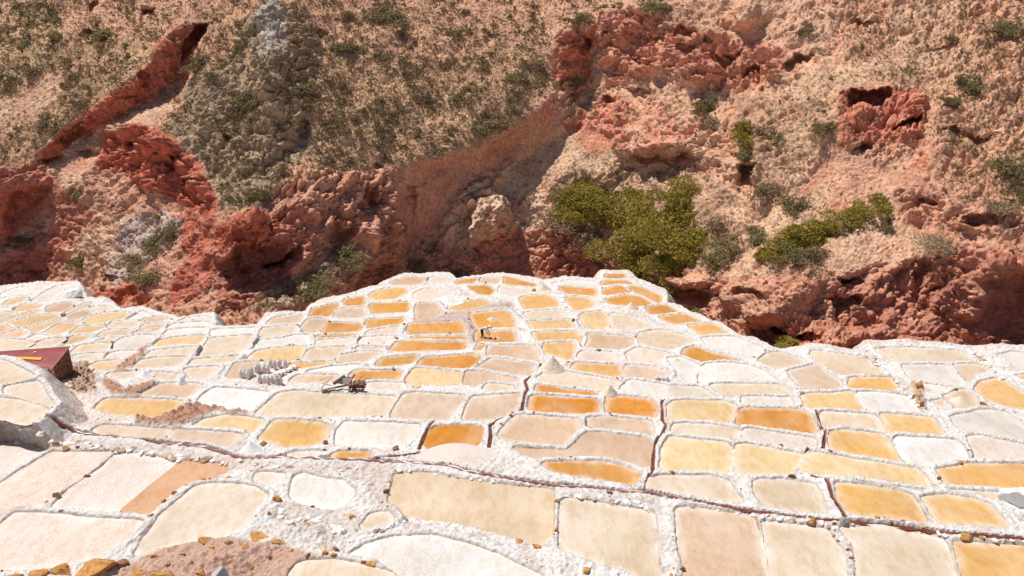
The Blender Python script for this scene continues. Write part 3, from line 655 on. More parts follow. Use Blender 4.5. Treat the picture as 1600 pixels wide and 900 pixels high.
nr, nc = X.shape; I = np.arange(nr * nc).reshape(nr, nc)
quads = np.stack([I[1:, :-1], I[1:, 1:], I[:-1, 1:], I[:-1, :-1]], -1).reshape(-1, 4)
reach = np.where(mind < 0.42, own, -1).ravel()
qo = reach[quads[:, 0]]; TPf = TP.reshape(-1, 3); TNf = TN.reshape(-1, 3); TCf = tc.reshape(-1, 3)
order = np.argsort(qo, kind='stable'); qs = qo[order]; cuts = np.searchsorted(qs, np.arange(-1, len(pans) + 1))
def submesh(name, qi, origin):
    q = quads[qi]; u, inv = np.unique(q, return_inverse=True); return np_mesh(name, TPf[u] - origin, inv.reshape(q.shape), TCf[u], TNf[u])
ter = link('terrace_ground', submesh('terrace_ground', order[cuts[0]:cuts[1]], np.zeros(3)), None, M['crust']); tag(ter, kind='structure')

LAND = [('the bent worker', 757, 517), ('the stacked salt sacks', 415, 583), ('the red-roofed shed', 60, 570), ('the pile of planks', 535, 598),
        ('the far tip of terraces', 960, 430), ('the orange twin pans', 930, 632), ('the left channel end', 150, 680),
        ('the right channel end', 1480, 826), ('the bush at the rim', 1235, 541), ('the big ochre boulder', 160, 870),
        ('the notch in the left rim', 334, 505), ('the crusty bank at right', 1400, 590), ('the white crescent pan', 690, 850),
        ('the channel middle', 1000, 766), ('the white rock at the left rim', 115, 455)]
used = {}
def relation(x, y):
    L_ = sorted(LAND, key=lambda q: math.hypot((x - q[1]), (y - q[2]) * 1.5)); nm, lx, ly = L_[0]; dx, dy = x - lx, (y - ly) * 1.6
    a = math.degrees(math.atan2(-dy, dx)) % 360
    w = ['right of', 'beyond and right of', 'beyond', 'beyond and left of', 'left of', 'in front and left of', 'in front of', 'in front and right of'][int(((a + 22.5) % 360) // 45)]
    return w, nm, math.hypot(dx, dy)
info = []
for k, p in enumerate(pans):
    w, nm, dist = relation(*p['px']); x0, y0 = p['pix'].min(0); x1, y1 = p['pix'].max(0); ar = (x1 - x0) / max(1, y1 - y0)
    size = 'large' if p['area'] > 6000 else 'small' if p['area'] < 420 else ''
    shape = 'long narrow' if ar > 5.5 else ''
    p['key'] = (' '.join(q for q in (size, shape, CODES[p['code']][1]) if q), w, nm); p['dist'] = dist; used.setdefault(p['key'], []).append(k)
ORD = ['nearest', 'second nearest', 'third nearest', 'fourth nearest', 'fifth nearest', 'sixth nearest', 'seventh nearest']
for key, ks in used.items():
    ks.sort(key=lambda k: pans[k]['dist'])
    for r, k in enumerate(ks):
        a, w, nm = key; nm = nm.replace('the ', '', 1); pans[k]['label'] = (f'{a} salt pan {w} {nm}' if len(ks) == 1 else f'{ORD[r]} {a} salt pan {w} {nm}')
        if len(pans[k]['label'].split()) > 16: pans[k]['label'] = pans[k]['label'].replace('long narrow', 'narrow').replace(' salt pan', ' pan').replace('beyond and ', 'beyond-')
for k, p in enumerate(pans):
    c = np.array([p['poly'][:, 0].mean(), p['poly'][:, 1].mean(), p['z']])
    e = tag(empty('salt_pan', tuple(c)), p['label'], 'salt pan', 'salt pans on the terraces')
    qi = order[cuts[k + 1]:cuts[k + 2]]
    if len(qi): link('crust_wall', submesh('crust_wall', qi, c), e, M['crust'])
    pl = p['poly'] - c[:2]; nx = np.roll(pl, -1, 0) - np.roll(pl, 1, 0); nn = np.stack([nx[:, 1], -nx[:, 0]], 1); nn /= np.linalg.norm(nn, axis=1)[:, None] + 1e-9
    if np.sum(pl[:, 0] * np.roll(pl[:, 1], -1) - pl[:, 1] * np.roll(pl[:, 0], -1)) < 0: nn = -nn
    pe = pl + nn * 0.15; v = [(x, y, 0.0) for x, y in pe]
    if np.sum(pe[:, 0] * np.roll(pe[:, 1], -1) - pe[:, 1] * np.roll(pe[:, 0], -1)) < 0: v = v[::-1]
    v = np.array(v); n_ = len(v); cc = v.mean(0); a_ = v - cc; cr = a_[:, 0] * np.roll(a_[:, 1], -1) - a_[:, 1] * np.roll(a_[:, 0], -1)
    if (cr > 0).all():
        R1 = np.linalg.norm(a_, axis=1)[:, None]; i1_ = cc + a_ * np.maximum(.35, 1 - .28 / R1); i2_ = cc + a_ * np.maximum(.25, 1 - .62 / R1); V = np.concatenate([v, i1_, i2_]); fs = [(i, (i + 1) % n_, n_ + (i + 1) % n_, n_ + i) for i in range(n_)] + [(n_ + i, n_ + (i + 1) % n_, 2 * n_ + (i + 1) % n_, 2 * n_ + i) for i in range(n_)] + [tuple(2 * n_ + i for i in range(n_))]
    else: V = v; fs = [tuple(range(n_))]
    me = bpy.data.meshes.new('pan_bed'); me.from_pydata(V.tolist(), [], fs); me.update(); ca = me.color_attributes.new('Col', 'FLOAT_COLOR', 'POINT'); ev = np.zeros((len(V), 4), np.float32); ev[:, 3] = 1
    if len(V) > n_: ev[:n_, :3] = .85; ev[n_:2 * n_, :3] = .45
    ca.data.foreach_set('color', ev.ravel())
    o = link('pan_bed', me, e, M['bed']); col, nm, dry = CODES[p['code']]
    j = rng.normal(0, 0.05) * np.array([.1, -.35, -1.0]); s = 1 + rng.normal(0, .03)
    o.color = (*[min(.86, max(.01, c_ * s + jj * c_)) for c_, jj in zip(col, j)], float(np.clip(dry + rng.normal(0, .1) * (dry > .2), 0, 1)))
TPX, TPY, TT = project(TP)
def ground(px, py):                          # the terrace point seen at a place of the survey
    d = np.hypot(TPX - px, TPY - py) + (TT > 1e3) * 99; c = np.argwhere(d < max(1.6, d.min() + .3)); t = TT[c[:, 0], c[:, 1]]; a = c[np.argmin(t)]
    return TP[a[0], a[1]].copy(), TT[a[0], a[1]]

# wet red mud lying in the channels
mud, _n, _b, _nn, _L = newmat('wet_red_mud'); _t = noise_node(_nn, 3.0, 6, .7); _gg = _nn.new('ShaderNodeNewGeometry'); _L.new(_gg.outputs['Position'], _t.inputs['Vector'])
_r = ramp(_nn, _L, _t.outputs['Fac'], [(.35, (.10, .025, .015)), (.6, (.24, .06, .03)), (.75, (.42, .15, .05))]); _L.new(_r.outputs[0], _b.inputs['Base Color']); _b.inputs['Roughness'].default_value = .35
def ribbon(line, w, dz):
    L_ = np.array(line, float); seg = np.r_[0, np.cumsum(np.hypot(*np.diff(L_, axis=0).T))]; u = np.arange(0, seg[-1], 2.0); lx, ly = np.interp(u, seg, L_[:, 0]), np.interp(u, seg, L_[:, 1])
    ci = np.clip(np.searchsorted(cols, lx), 1, len(cols) - 1); ri = np.clip(np.searchsorted(rows, ly), 1, len(rows) - 1); C = np.stack([X[ri, ci] * 0, Y[ri, ci] * 0, h_pre[ri, ci]], -1); P_ = on_slope(lx, ly); C[:, :2] = P_[:, :2]
    zc = np.convolve(np.pad(C[:, 2], 8, 'edge'), np.ones(17) / 17, 'valid'); C[:, 2] = np.minimum(zc, C[:, 2] + .1) + dz; C[:, 2] = np.convolve(np.pad(C[:, 2], 3, 'edge'), np.ones(7) / 7, 'valid')
    C[:, 0] += .03 * perlin(np.stack([C[:, 0] * 1.5, C[:, 1] * 1.5, u * 0], -1)); T_ = np.gradient(C, axis=0)[:, :2]; T_ /= np.linalg.norm(T_, axis=1)[:, None] + 1e-9; N_ = np.stack([-T_[:, 1], T_[:, 0], T_[:, 0] * 0], -1)
    ww = w * (1 + 1.1 * perlin(np.stack([u * .05, u * 0, u * 0 + 3], -1)))[:, None]; V = np.stack([C + N_ * ww + [0, 0, .03], C + N_ * ww * .4 - [0, 0, .01], C - N_ * ww * .4 - [0, 0, .01], C - N_ * ww + [0, 0, .03]], 1).reshape(-1, 3); n = len(C)
    return np_mesh('water_channel', V, [[i * 4 + k, i * 4 + k + 1, i * 4 + k + 5, i * 4 + k + 4] for i in range(n - 1) for k in range(3)])
for k_, c_ in enumerate([CHANNEL] + CHANNELS2): tag(link('water_channel', ribbon(c_, .12 if k_ == 0 else .06, -.05), None, mud), kind='structure')
# ---------------------------------------------------------------- the ravine wall and hillside opposite
# coarse relief: local steepness (degrees) and aspect are laid down region by region, then integrated to a distance field
gs = 5.0; hx = np.arange(-420, 2021, gs); hy = np.arange(-260, 640, gs); HX, HY = np.meshgrid(hx, hy)
steepd = np.full(HX.shape, 37.0); asp = np.zeros(HX.shape); cut = np.zeros(HX.shape)
rough = np.full(HX.shape, 0.30)
_w1 = fbm(np.stack([HX / 60, HY / 60, HX * 0], -1), 3); _w2 = fbm(np.stack([HX / 60, HY / 60, HX * 0 + 5], -1), 3)
def region(pts, soft=7.0, warp=9.0, XX=None, YY=None, w1=None, w2=None):
    XX = HX if XX is None else XX; YY = HY if YY is None else YY; w1 = _w1 if w1 is None else w1; w2 = _w2 if w2 is None else w2
    q = np.array(pts, float); x, y = XX + warp * w1, YY + warp * w2; out = np.zeros(XX.shape)
    lo = q.min(0) - soft * 2; hi = q.max(0) + soft * 2; idx = np.nonzero((x > lo[0]) & (x < hi[0]) & (y > lo[1]) & (y < hi[1]))
    d = seg_dist(x[idx], y[idx], q); d = np.where(inside(x[idx], y[idx], q), d, -d); out[idx] = sstep(-soft, soft, d); return out
# polygon, steepness, aspect (d log distance / d px, + = faces right), roughness
RELIEF = [
 ([(-420, 640), (-420, 250), (0, 265), (60, 245), (150, 215), (300, 260), (330, 330), (480, 300), (610, 262), (760, 235), (900, 120), (960, 60), (1080, -260), (2020, -260), (2020, 640)], 38, 0, .8),
 # gully wall at upper left
 ([(62, 235), (110, 195), (150, 168), (195, 130), (232, 105), (262, 60), (290, 35), (312, 50), (296, 105), (262, 140), (232, 150), (185, 178), (150, 205), (110, 222), (75, 245)], 84, 0.0016, 1.1),
 ([(290, 35), (316, 42), (304, 85), (286, 112), (278, 80)], 93, 0, .6),
 # pink scree under it
 ([(75, 245), (110, 225), (185, 185), (250, 150), (270, 165), (235, 195), (180, 215), (140, 260), (90, 300)], 33, 0, .22),
 ([(-420, 190), (0, 150), (90, 110), (95, 150), (60, 200), (0, 215), (-420, 260)], 42, 0, .35),
 # red blocks left of centre
 ([(160, 200), (215, 192), (240, 205), (285, 235), (330, 290), (330, 330), (290, 320), (230, 305), (200, 262), (170, 262)], 66, -.0006, 1.5),
 # left dark cliff
 ([(-420, 285), (0, 285), (45, 280), (80, 300), (74, 330), (40, 370), (0, 388), (-420, 400)], 92, 0, .7),
 # grey rock buttress
 ([(385, 40), (430, 0), (480, 20), (500, 90), (470, 170), (480, 230), (430, 270), (350, 280), (300, 240), (262, 200), (300, 130), (345, 100)], 46, 0, .85),
 ([(440, 175), (475, 180), (470, 215), (430, 260), (410, 240)], 80, 0, .8),
 # red tower and dark recess
 ([(333, 350), (380, 330), (425, 335), (440, 370), (400, 400), (350, 400)], 55, 0, 1.1),
 ([(335, 385), (350, 400), (400, 395), (460, 385), (465, 415), (440, 450), (380, 490), (345, 485), (338, 440)], 98, 0, .8),
 # broken bands centre left
 ([(430, 290), (500, 262), (560, 280), (615, 290), (620, 370), (560, 400), (520, 360), (470, 360), (420, 340)], 50, 0, 1.5),
 ([(455, 345), (500, 350), (485, 400), (450, 420), (400, 470), (430, 400)], 72, 0, 1.3),
 ([(520, 420), (560, 395), (600, 400), (610, 440), (560, 460), (520, 470)], 46, 0, 1.3),
 # smooth central wall
 ([(612, 262), (680, 245), (745, 228), (800, 205), (862, 150), (866, 225), (842, 235), (790, 248), (745, 268), (715, 300), (690, 345), (660, 365), (635, 372), (622, 330)], 94, .0004, .30),
 # pale crumbly buttress right of it
 ([(700, 320), (740, 275), (800, 262), (830, 320), (800, 380), (740, 400), (700, 370)], 42, .001, 1.3),
 # red block bands
 ([(870, 60), (905, 30), (938, 60), (925, 130), (880, 150), (868, 120)], 86, .001, 1.0),
 ([(940, 20), (1010, 15), (1100, 60), (1220, 80), (1240, 130), (1150, 140), (1030, 120), (960, 140), (935, 100)], 58, 0, 1.6),
 ([(1128, 0), (1190, -10), (1230, 40), (1180, 62), (1130, 50)], 80, 0, .6),
 ([(968, 215), (1040, 215), (1100, 235), (1105, 258), (1040, 262), (975, 258)], 92, 0, 1.0),
 ([(1075, 180), (1130, 200), (1165, 260), (1180, 310), (1150, 290), (1110, 250), (1070, 230)], 70, 0, 1.2),
 # sandy fans
 ([(820, 240), (900, 190), (960, 215), (960, 265), (860, 275), (800, 300), (770, 300)], 33, 0, .2),
 ([(1290, 100), (1420, 60), (1480, 130), (1440, 300), (1390, 310), (1290, 330), (1230, 320), (1300, 230), (1310, 180)], 40, 0, .35),
 ([(1310, 150), (1400, 140), (1450, 160), (1440, 240), (1380, 260), (1310, 230)], 48, .0008, 1.0),
 ([(1180, 330), (1290, 320), (1420, 310), (1480, 380), (1440, 400), (1330, 425), (1290, 440), (1180, 400)], 33, 0, .4),
 # lower right cliffs
 ([(1130, 450), (1200, 455), (1262, 440), (1290, 470), (1260, 520), (1190, 530), (1140, 505)], 62, 0, 1.2),
 ([(1295, 440), (1350, 415), (1400, 405), (1500, 395), (1600, 405), (2020, 410), (2020, 560), (1540, 548), (1420, 470), (1330, 510), (1300, 490)], 70, 0, 1.1),
 ([(1530, 425), (1600, 415), (2020, 420), (2020, 545), (1600, 540), (1535, 520)], 98, .0006, .6),
 ([(1395, 300), (1440, 290), (1520, 340), (1600, 335), (1600, 380), (1500, 370), (1410, 340)], 66, 0, 1.2),
 ([(1000, 425), (1070, 415), (1130, 440), (1130, 500), (1080, 490), (1010, 450)], 76, 0, 1.0),
 ([(840, 375), (980, 370), (1000, 430), (850, 430)], 50, 0, 1.4),
]
for pts, s, a, r in RELIEF:
    w = region(pts, 5); steepd = steepd * (1 - w) + s * w; asp = asp * (1 - w) + a * w; rough = rough * (1 - w) + r * w
g_ = np.radians(steepd) + PITCH; vv = (450 - HY) / F
G_up = np.cos(g_) / F / (np.sin(g_) - np.cos(g_) * vv)                # d ln t per px upwards
G_up = np.clip(G_up, -0.0009, 0.003)
# anchors just behind the rim of the terraces
eb = np.interp(hx, E[:, 0], E[:, 1]); eb = np.convolve(np.pad(eb, 12, 'edge'), np.ones(25) / 25, 'valid')
te = H0 / -(rays(hx * 0 + 800, eb) @ PN); lnt0 = np.log(te * 1.10 + 5)
A_w = np.zeros(HX.shape); A_v = np.zeros(HX.shape)
rim_row = np.abs(HY - (eb[None, :] + 20)) < gs * 0.8; A_w[rim_row] = 0.5; A_v[:] = lnt0[None, :]
Lf = A_v + np.clip((eb[None, :] + 20 - HY), 0, None) * 0.0007
wy_, wx_ = 1.0, 0.18
def Aop(L):
    r = (A_w + 1e-6) * L; dy_ = (L[:-1] - L[1:]); dx_ = (L[:, 1:] - L[:, :-1])
    r[:-1] += wy_ * dy_; r[1:] -= wy_ * dy_; r[:, 1:] += wx_ * dx_; r[:, :-1] -= wx_ * dx_; return r
rhs = (A_w + 1e-6) * A_v; gy_ = gs * 0.5 * (G_up[:-1] + G_up[1:]); gx_ = gs * 0.5 * (asp[:, 1:] + asp[:, :-1])
rhs[:-1] += wy_ * gy_; rhs[1:] -= wy_ * gy_; rhs[:, 1:] += wx_ * gx_; rhs[:, :-1] -= wx_ * gx_
r = rhs - Aop(Lf); p_ = r.copy(); rs = (r * r).sum()
for it in range(1100):
    Ap = Aop(p_); al = rs / (p_ * Ap).sum(); Lf += al * p_; r -= al * Ap; rn = (r * r).sum()
    if rn < 1e-12: break
    p_ = r + rn / rs * p_; rs = rn
print('HILL t range', np.exp(Lf).min(), np.exp(Lf).max(), it)
# hollows, caves and shaded slots: (x, y, rx, ry, angle, metres)
HOLLOWS = [(301, 68, 13, 34, 20, 5), (45, 335, 40, 42, 0, 3), (1358, 163, 40, 13, -12, 3.5), (1418, 205, 26, 9, -25, 2.5), (1350, 240, 22, 8, -20, 1.5), (400, 432, 55, 45, -20, 5), (440, 410, 30, 14, -30, 3), (1035, 250, 62, 7, 0, 2.2),
    (1230, 528, 60, 13, 0, 4), (1075, 470, 55, 22, 12, 4), (1580, 485, 50, 60, 0, 2), (1250, 115, 30, 22, -20, 2), (1170, 285, 14, 26, 10, 3), (470, 208, 12, 20, 20, 1.6), (945, 400, 28, 20, 0, 1.6),
    (565, 320, 20, 26, 20, 2.2), (575, 440, 36, 14, -15, 2.5), (1010, 70, 34, 10, 0, 1.6), (1090, 85, 36, 12, -10, 1.8), (1330, 440, 26, 8, 10, 1.8), (1320, 480, 26, 22, 0, 2), (915, 75, 12, 20, 0, 2.5), (1430, 445, 18, 40, 20, 1.6),
    (225, 235, 22, 16, -10, 1.8), (275, 265, 14, 22, 10, 1.6), (135, 240, 18, 10, -20, 1.5), (120, 215, 26, 10, -25, 2), (230, 128, 14, 12, 0, 1.5), (1490, 215, 24, 7, -10, 1.2), (1530, 220, 28, 8, 8, 1.2), (950, 165, 14, 8, 0, 1.6), (700, 268, 60, 16, -14, 1.3), (795, 226, 45, 14, -26, 1.3), (640, 330, 14, 30, 0, 1.2), (1075, 60, 24, 9, 0, 1.6), (960, 60, 20, 9, 0, 1.5), (1140, 95, 24, 10, -8, 1.8), (890, 205, 18, 9, 0, 1.3), (1000, 150, 26, 7, 0, 1.3), (1450, 320, 24, 9, 10, 1.4), (1540, 350, 26, 9, 0, 1.4), (1180, 470, 24, 14, 0, 1.5), (80, 250, 20, 10, -20, 1.5), (300, 300, 12, 16, 0, 1.5), (180, 440, 16, 8, 0, 1.2), (640, 300, 10, 16, 10, 1.4), (590, 260, 14, 8, 0, 1.0), (60, 430, 20, 8, 0, 1), (350, 230, 10, 22, 25, 1.2), (500, 60, 10, 14, 0, .8), (995, 108, 28, 12, 0, 1.8),
    (820, 255, 20, 8, 0, 1), (140, 60, 16, 8, 0, 1.2), (147, 12, 8, 8, 0, 1.5), (235, 32, 16, 18, 10, 1.5), (1480, 75, 22, 6, -15, 1), (1345, 50, 18, 22, 20, 1.6), (1180, 120, 22, 12, 0, 1.8), (520, 380, 18, 22, 30, 2), (690, 470, 14, 14, 0, 0.5)]
BULGES = [(1165, 25, 30, 30, 0, 2.5), (1010, 10, 36, 14, 0, 2), (1040, 230, 60, 16, 0, 2), (470, 470, 50, 22, -30, 2), (560, 360, 26, 40, -30, 1.5), (640, 430, 60, 14, 0, 1), (1190, 490, 50, 26, 0, 2), (1350, 525, 60, 20, 0, 2), (380, 350, 46, 20, 0, 2.5),
    (250, 230, 40, 24, 20, 2), (420, 110, 50, 70, 20, 2.5), (1075, 440, 50, 14, 0, 2.5), (765, 340, 50, 46, 0, 4.5), (1100, 120, 60, 16, -10, 1.6)]

hcols = np.concatenate([np.arange(-420, -40, 7.0), np.arange(-40, 1641, 1.45), np.arange(1645, 2020, 7.0)])
hrows = np.concatenate([np.arange(-250, -14, 7.0), np.arange(-14, 562, 1.3), np.arange(564, 630, 6.0)])
QX, QY = np.meshgrid(hcols, hrows)
def bil(A):
    fx = np.clip((QX - hx[0]) / gs, 0, len(hx) - 1.001); fy = np.clip((QY - hy[0]) / gs, 0, len(hy) - 1.001); ix = fx.astype(int); iy = fy.astype(int); fx = fx - ix; fy = fy - iy
    return (A[iy, ix] * (1 - fx) + A[iy, ix + 1] * fx) * (1 - fy) + (A[iy + 1, ix] * (1 - fx) + A[iy + 1, ix + 1] * fx) * fy
def smooth(A, k=1):
    for _ in range(k): A = (np.pad(A, 1, 'edge')[:-2, 1:-1] + np.pad(A, 1, 'edge')[2:, 1:-1] + np.pad(A, 1, 'edge')[1:-1, :-2] + np.pad(A, 1, 'edge')[1:-1, 2:] + 2 * A) / 6
    return A
T = np.exp(bil(smooth(Lf, 1))); Rg = bil(smooth(rough, 1))
w1 = fbm(np.stack([QX / 34, QY / 34, QX * 0], -1), 4, .6); w2 = fbm(np.stack([QX / 34, QY / 34, QX * 0 + 5], -1), 4, .6)
for lst, sg in ((HOLLOWS, 1), (BULGES, -1)):
    for (x, y, rx, ry, an, dm) in lst:
        lo = max(rx, ry) * 1.6; idx = np.nonzero((np.abs(QX - x) < lo) & (np.abs(QY - y) < lo)); ca, sa = math.cos(math.radians(an)), math.sin(math.radians(an))
        dx = QX[idx] + 20 * w1[idx] - x; dy = QY[idx] + 16 * w2[idx] - y; u = (dx * ca + dy * sa) / rx; v = (-dx * sa + dy * ca) / ry; r_ = np.sqrt(u * u + v * v)
        prof = (1 - sstep(.2, 1.05, r_)) if sg < 0 else sstep(-1.0, -.78, v) * (1 - sstep(-.75, 1.3, v)) * (1 - sstep(.35, 1.05, np.abs(u)))
        T[idx] += sg * dm * 1.25 * prof
HP = CAM + rays(QX, QY) * T[..., None]
def surf_n(P):
    n = np.cross(np.gradient(P, axis=1), -np.gradient(P, axis=0)); n /= np.linalg.norm(n, axis=-1)[..., None] + 1e-12
    f = (n * (CAM - P)).sum(-1) < 0; n[f] *= -1; return n
HN0 = surf_n(CAM + rays(QX, QY) * np.exp(bil(smooth(Lf, 6)))[..., None])
# gullies running down the slope, rock blocks, rubble
Ps = HP * np.array([1, 1, 0.55])
gul = ridged(Ps * 0.085 + 3, 3, .5); med = fbm(Ps * 0.36, 5, .58)
c1a, c1b = cells(HP * np.array([.34, .34, .5]) + 0.35 * med[..., None]); c2a, c2b = cells(HP * np.array([1.05, 1.05, 1.5]) + 0.5 * med[..., None])
blk = (c1b - c1a); blk2 = (c2b - c2a)
fn = fbm(HP * 2.3, 4, .62); c3a, c3b = cells(HP * 2.3 + 0.5 * med[..., None])
ux = HP[..., 0] * .65 + HP[..., 2] * .75; uz = HP[..., 0] * .75 - HP[..., 2] * .65; D3 = np.stack([ux, HP[..., 1], uz], -1); ani = ridged(D3 * [.07, .12, .30], 5, .6, 5.0)
mk_ = fbm(HP * .16 + 77, 3, .6); crk1 = 1 - sstep(.0, .16, c1b - c1a); crk2 = 1 - sstep(.0, .2, c2b - c2a)
strat = np.sin((HP[..., 2] * 1.0 + HP[..., 0] * 0.22 + 2.0 * med) * 2.1); rr = np.clip(Rg - .25, 0, 1.5)
big = fbm(D3 * [.055, .07, .13] + 61, 3, .5); bil1 = np.abs(perlin(D3 * [.30, .36, .62] + .35 * med[..., None])); bil2 = np.abs(perlin(HP * .95 + 5.5)); bil3 = np.abs(perlin(HP * 2.2 + 8.5))
disp = -0.9 * (gul - .3) * (.5 + .5 * Rg) + 0.8 * med * Rg + 1.7 * big * (.3 + Rg) + rr * (1.1 * (0.5 - c1a) + 0.42 * (0.5 - c2a) + .10 * (.5 - c3a) - .7 * crk1 * sstep(-.1, .25, mk_) + 1.3 * bil1 + .55 * bil2) + (.12 + .12 * rr) * bil3 * 2 + 0.10 * fn * (.5 + Rg) + 0.10 * strat * rr + .5 * (ani - .25) * (.35 + 2.2 * rr)
HP = HP + HN0 * disp[..., None]
HN = surf_n(HP)
# earth colours by region
K = dict(tan=(.505, .30, .205), olive=(.40, .29, .175), grey=(.34, .265, .185), red=(.42, .135, .088), maroon=(.395, .175, .125), pink=(.60, .34, .24), brown=(.48, .275, .195), sand=(.60, .37, .255), ash=(.42, .40, .37), pale=(.60, .42, .31))
PAINT = [
 ([(-420, -260), (1100, -260), (960, 60), (900, 120), (860, 150), (760, 235), (610, 262), (480, 300), (330, 330), (300, 260), (150, 215), (60, 245), (0, 265), (-420, 250)], 'tan', 1),
 ([(-420, -20), (60, -20), (110, 60), (70, 110), (20, 150), (-420, 180)], 'olive', .9), ([(60, 60), (200, 60), (240, 110), (130, 175), (70, 220), (0, 250), (60, 160)], 'olive', .6),
 ([(-420, 195), (0, 150), (60, 115), (96, 112), (92, 150), (60, 195), (0, 212), (-420, 260)], 'pink', .95), ([(-420, -260), (0, 0), (40, 30), (20, 60), (-420, 40)], 'tan', .8),
 ([(500, 60), (700, 100), (850, 60), (860, 140), (760, 225), (620, 255), (480, 290), (490, 150)], 'olive', .5),
 ([(380, 35), (430, -5), (480, 15), (510, 80), (480, 160), (490, 230), (440, 270), (410, 330), (340, 320), (300, 250), (255, 200), (300, 125), (345, 95)], 'grey', .9),
 ([(400, 20), (430, 0), (450, 30), (440, 80), (410, 90)], 'ash', .8),
 ([(60, 235), (110, 193), (150, 165), (195, 128), (232, 100), (255, 60), (300, 35), (316, 50), (296, 110), (262, 142), (232, 155), (185, 182), (150, 210), (75, 250)], 'red', .9),
 ([(72, 250), (110, 225), (185, 187), (250, 150), (275, 165), (235, 195), (190, 215), (150, 262), (100, 310), (60, 300)], 'pink', 1),
 ([(-420, 640), (-420, 255), (0, 265), (60, 250), (100, 300), (150, 330), (100, 400), (60, 460), (0, 470)], 'maroon', 1),
 ([(0, 390), (75, 325), (85, 345), (20, 400), (-20, 430), (-420, 450)], 'sand', .8),
 ([(150, 205), (215, 190), (250, 205), (300, 240), (335, 290), (335, 480), (290, 480), (150, 470), (140, 455), (150, 330), (120, 300), (140, 260)], 'brown', 1),
 ([(155, 208), (215, 192), (250, 205), (300, 240), (335, 300), (338, 350), (290, 320), (230, 300), (190, 262), (150, 265)], 'red', 1),
 ([(190, 340), (260, 330), (290, 345), (250, 400), (190, 450), (160, 420), (170, 380)], 'ash', .6), ([(110, 400), (170, 330), (190, 350), (160, 450), (110, 440)], 'sand', .6),
 ([(290, 330), (338, 350), (340, 430), (300, 480), (262, 490), (290, 400)], 'red', .9), ([(150, 450), (235, 452), (240, 480), (190, 485)], 'red', .9),
 ([(333, 345), (380, 328), (430, 330), (480, 300), (520, 330), (500, 400), (450, 470), (350, 495), (335, 440)], 'maroon', 1), ([(333, 350), (375, 330), (420, 335), (430, 365), (390, 400), (345, 395)], 'red', .95),
 ([(430, 290), (610, 262), (640, 370), (700, 380), (660, 430), (560, 460), (500, 480), (520, 420), (480, 350)], 'brown', 1),
 ([(380, 495), (430, 440), (520, 400), (555, 395), (540, 430), (500, 465), (420, 500)], 'grey', .85), ([(460, 410), (530, 355), (535, 380), (470, 440), (430, 450)], 'pink', .7),
 ([(608, 262), (680, 243), (745, 228), (800, 203), (864, 148), (868, 228), (790, 252), (715, 305), (690, 350), (635, 375), (620, 330)], 'brown', 1),
 ([(700, 330), (740, 275), (800, 262), (850, 300), (860, 360), (800, 400), (740, 410), (690, 380)], 'pale', .75), ([(600, 400), (700, 375), (760, 410), (740, 440), (600, 440)], 'tan', .9),
 ([(740, 285), (820, 238), (880, 200), (965, 215), (1000, 262), (960, 275), (860, 275), (800, 305)], 'sand', .9),
 ([(750, 380), (850, 350), (990, 370), (1010, 440), (740, 440)], 'maroon', .75),
 ([(868, 150), (900, 60), (960, 20), (1110, -260), (1420, -260), (1350, 60), (1310, 100), (1250, 150), (1180, 160), (1130, 160), (1120, 220), (1180, 330), (1100, 260), (960, 215), (890, 195)], 'pink', 1),
 ([(900, 170), (960, 150), (990, 170), (980, 230), (920, 240), (895, 215)], 'red', .55), ([(870, 60), (935, 40), (925, 130), (875, 150)], 'red', .8),
 ([(940, 20), (1010, 15), (1110, 60), (1220, 75), (1240, 130), (1150, 140), (1030, 122), (955, 140)], 'maroon', .55), ([(870, 150), (900, 110), (945, 135), (930, 180), (880, 190)], 'grey', .5), ([(1040, 20), (1110, 20), (1110, 50), (1030, 50)], 'grey', .5),
 ([(1290, -260), (2020, -260), (2020, 350), (1500, 330), (1450, 280), (1460, 160), (1320, 110)], 'tan', 1), ([(1380, 0), (1500, 0), (1520, 150), (1400, 120)], 'sand', .5),
 ([(1240, 140), (1330, 100), (1400, 90), (1330, 160), (1310, 200), (1240, 320), (1190, 330), (1150, 270), (1150, 200)], 'sand', .8), ([(1150, 160), (1300, 170), (1300, 220), (1220, 310), (1170, 300)], 'grey', .5),
 ([(1310, 150), (1440, 140), (1450, 260), (1380, 300), (1260, 330), (1230, 320), (1310, 230)], 'red', .75), ([(1300, 230), (1450, 230), (1400, 300), (1240, 325)], 'pink', .8),
 ([(860, 270), (1100, 262), (1180, 330), (1130, 420), (1000, 430), (900, 380), (860, 340)], 'grey', .55), ([(1130, 330), (1290, 290), (1310, 380), (1200, 440), (1120, 440)], 'sand', .7),
 ([(1280, 330), (1400, 300), (1480, 380), (1420, 400), (1340, 425), (1290, 440)], 'pink', 1), ([(1395, 285), (1450, 270), (1540, 340), (1620, 330), (2020, 350), (2020, 410), (1500, 400), (1410, 345)], 'brown', .9),
 ([(1000, 430), (1130, 440), (1260, 435), (1350, 412), (1500, 392), (2020, 400), (2020, 640), (1000, 640)], 'brown', 1), ([(1300, 440), (1500, 400), (2020, 410), (2020, 560), (1420, 560), (1330, 520)], 'maroon', .8), ([(1180, 500), (1330, 500), (1400, 560), (1150, 560)], 'red', .35)]
hc = np.broadcast_to(np.array(K['tan']), HP.shape).copy(); hk = {k: np.zeros(QX.shape) for k in K}
for poly, nm, wgt in PAINT:
    w = region(poly, 4.5, 17, QX, QY, w1, w2) * wgt; hc = blend(hc, np.array(K[nm]), w)
    for q in hk: hk[q] *= (1 - w)
    hk[nm] += w
flat_ = sstep(.55, .85, HN[..., 2]); streak = fbm(HP * np.array([.5, .5, .12]) + 40, 4, .6)
hc = blend(hc, np.array(K['sand']), flat_ * sstep(.0, .3, streak) * .45)                     # dust lies on ledges
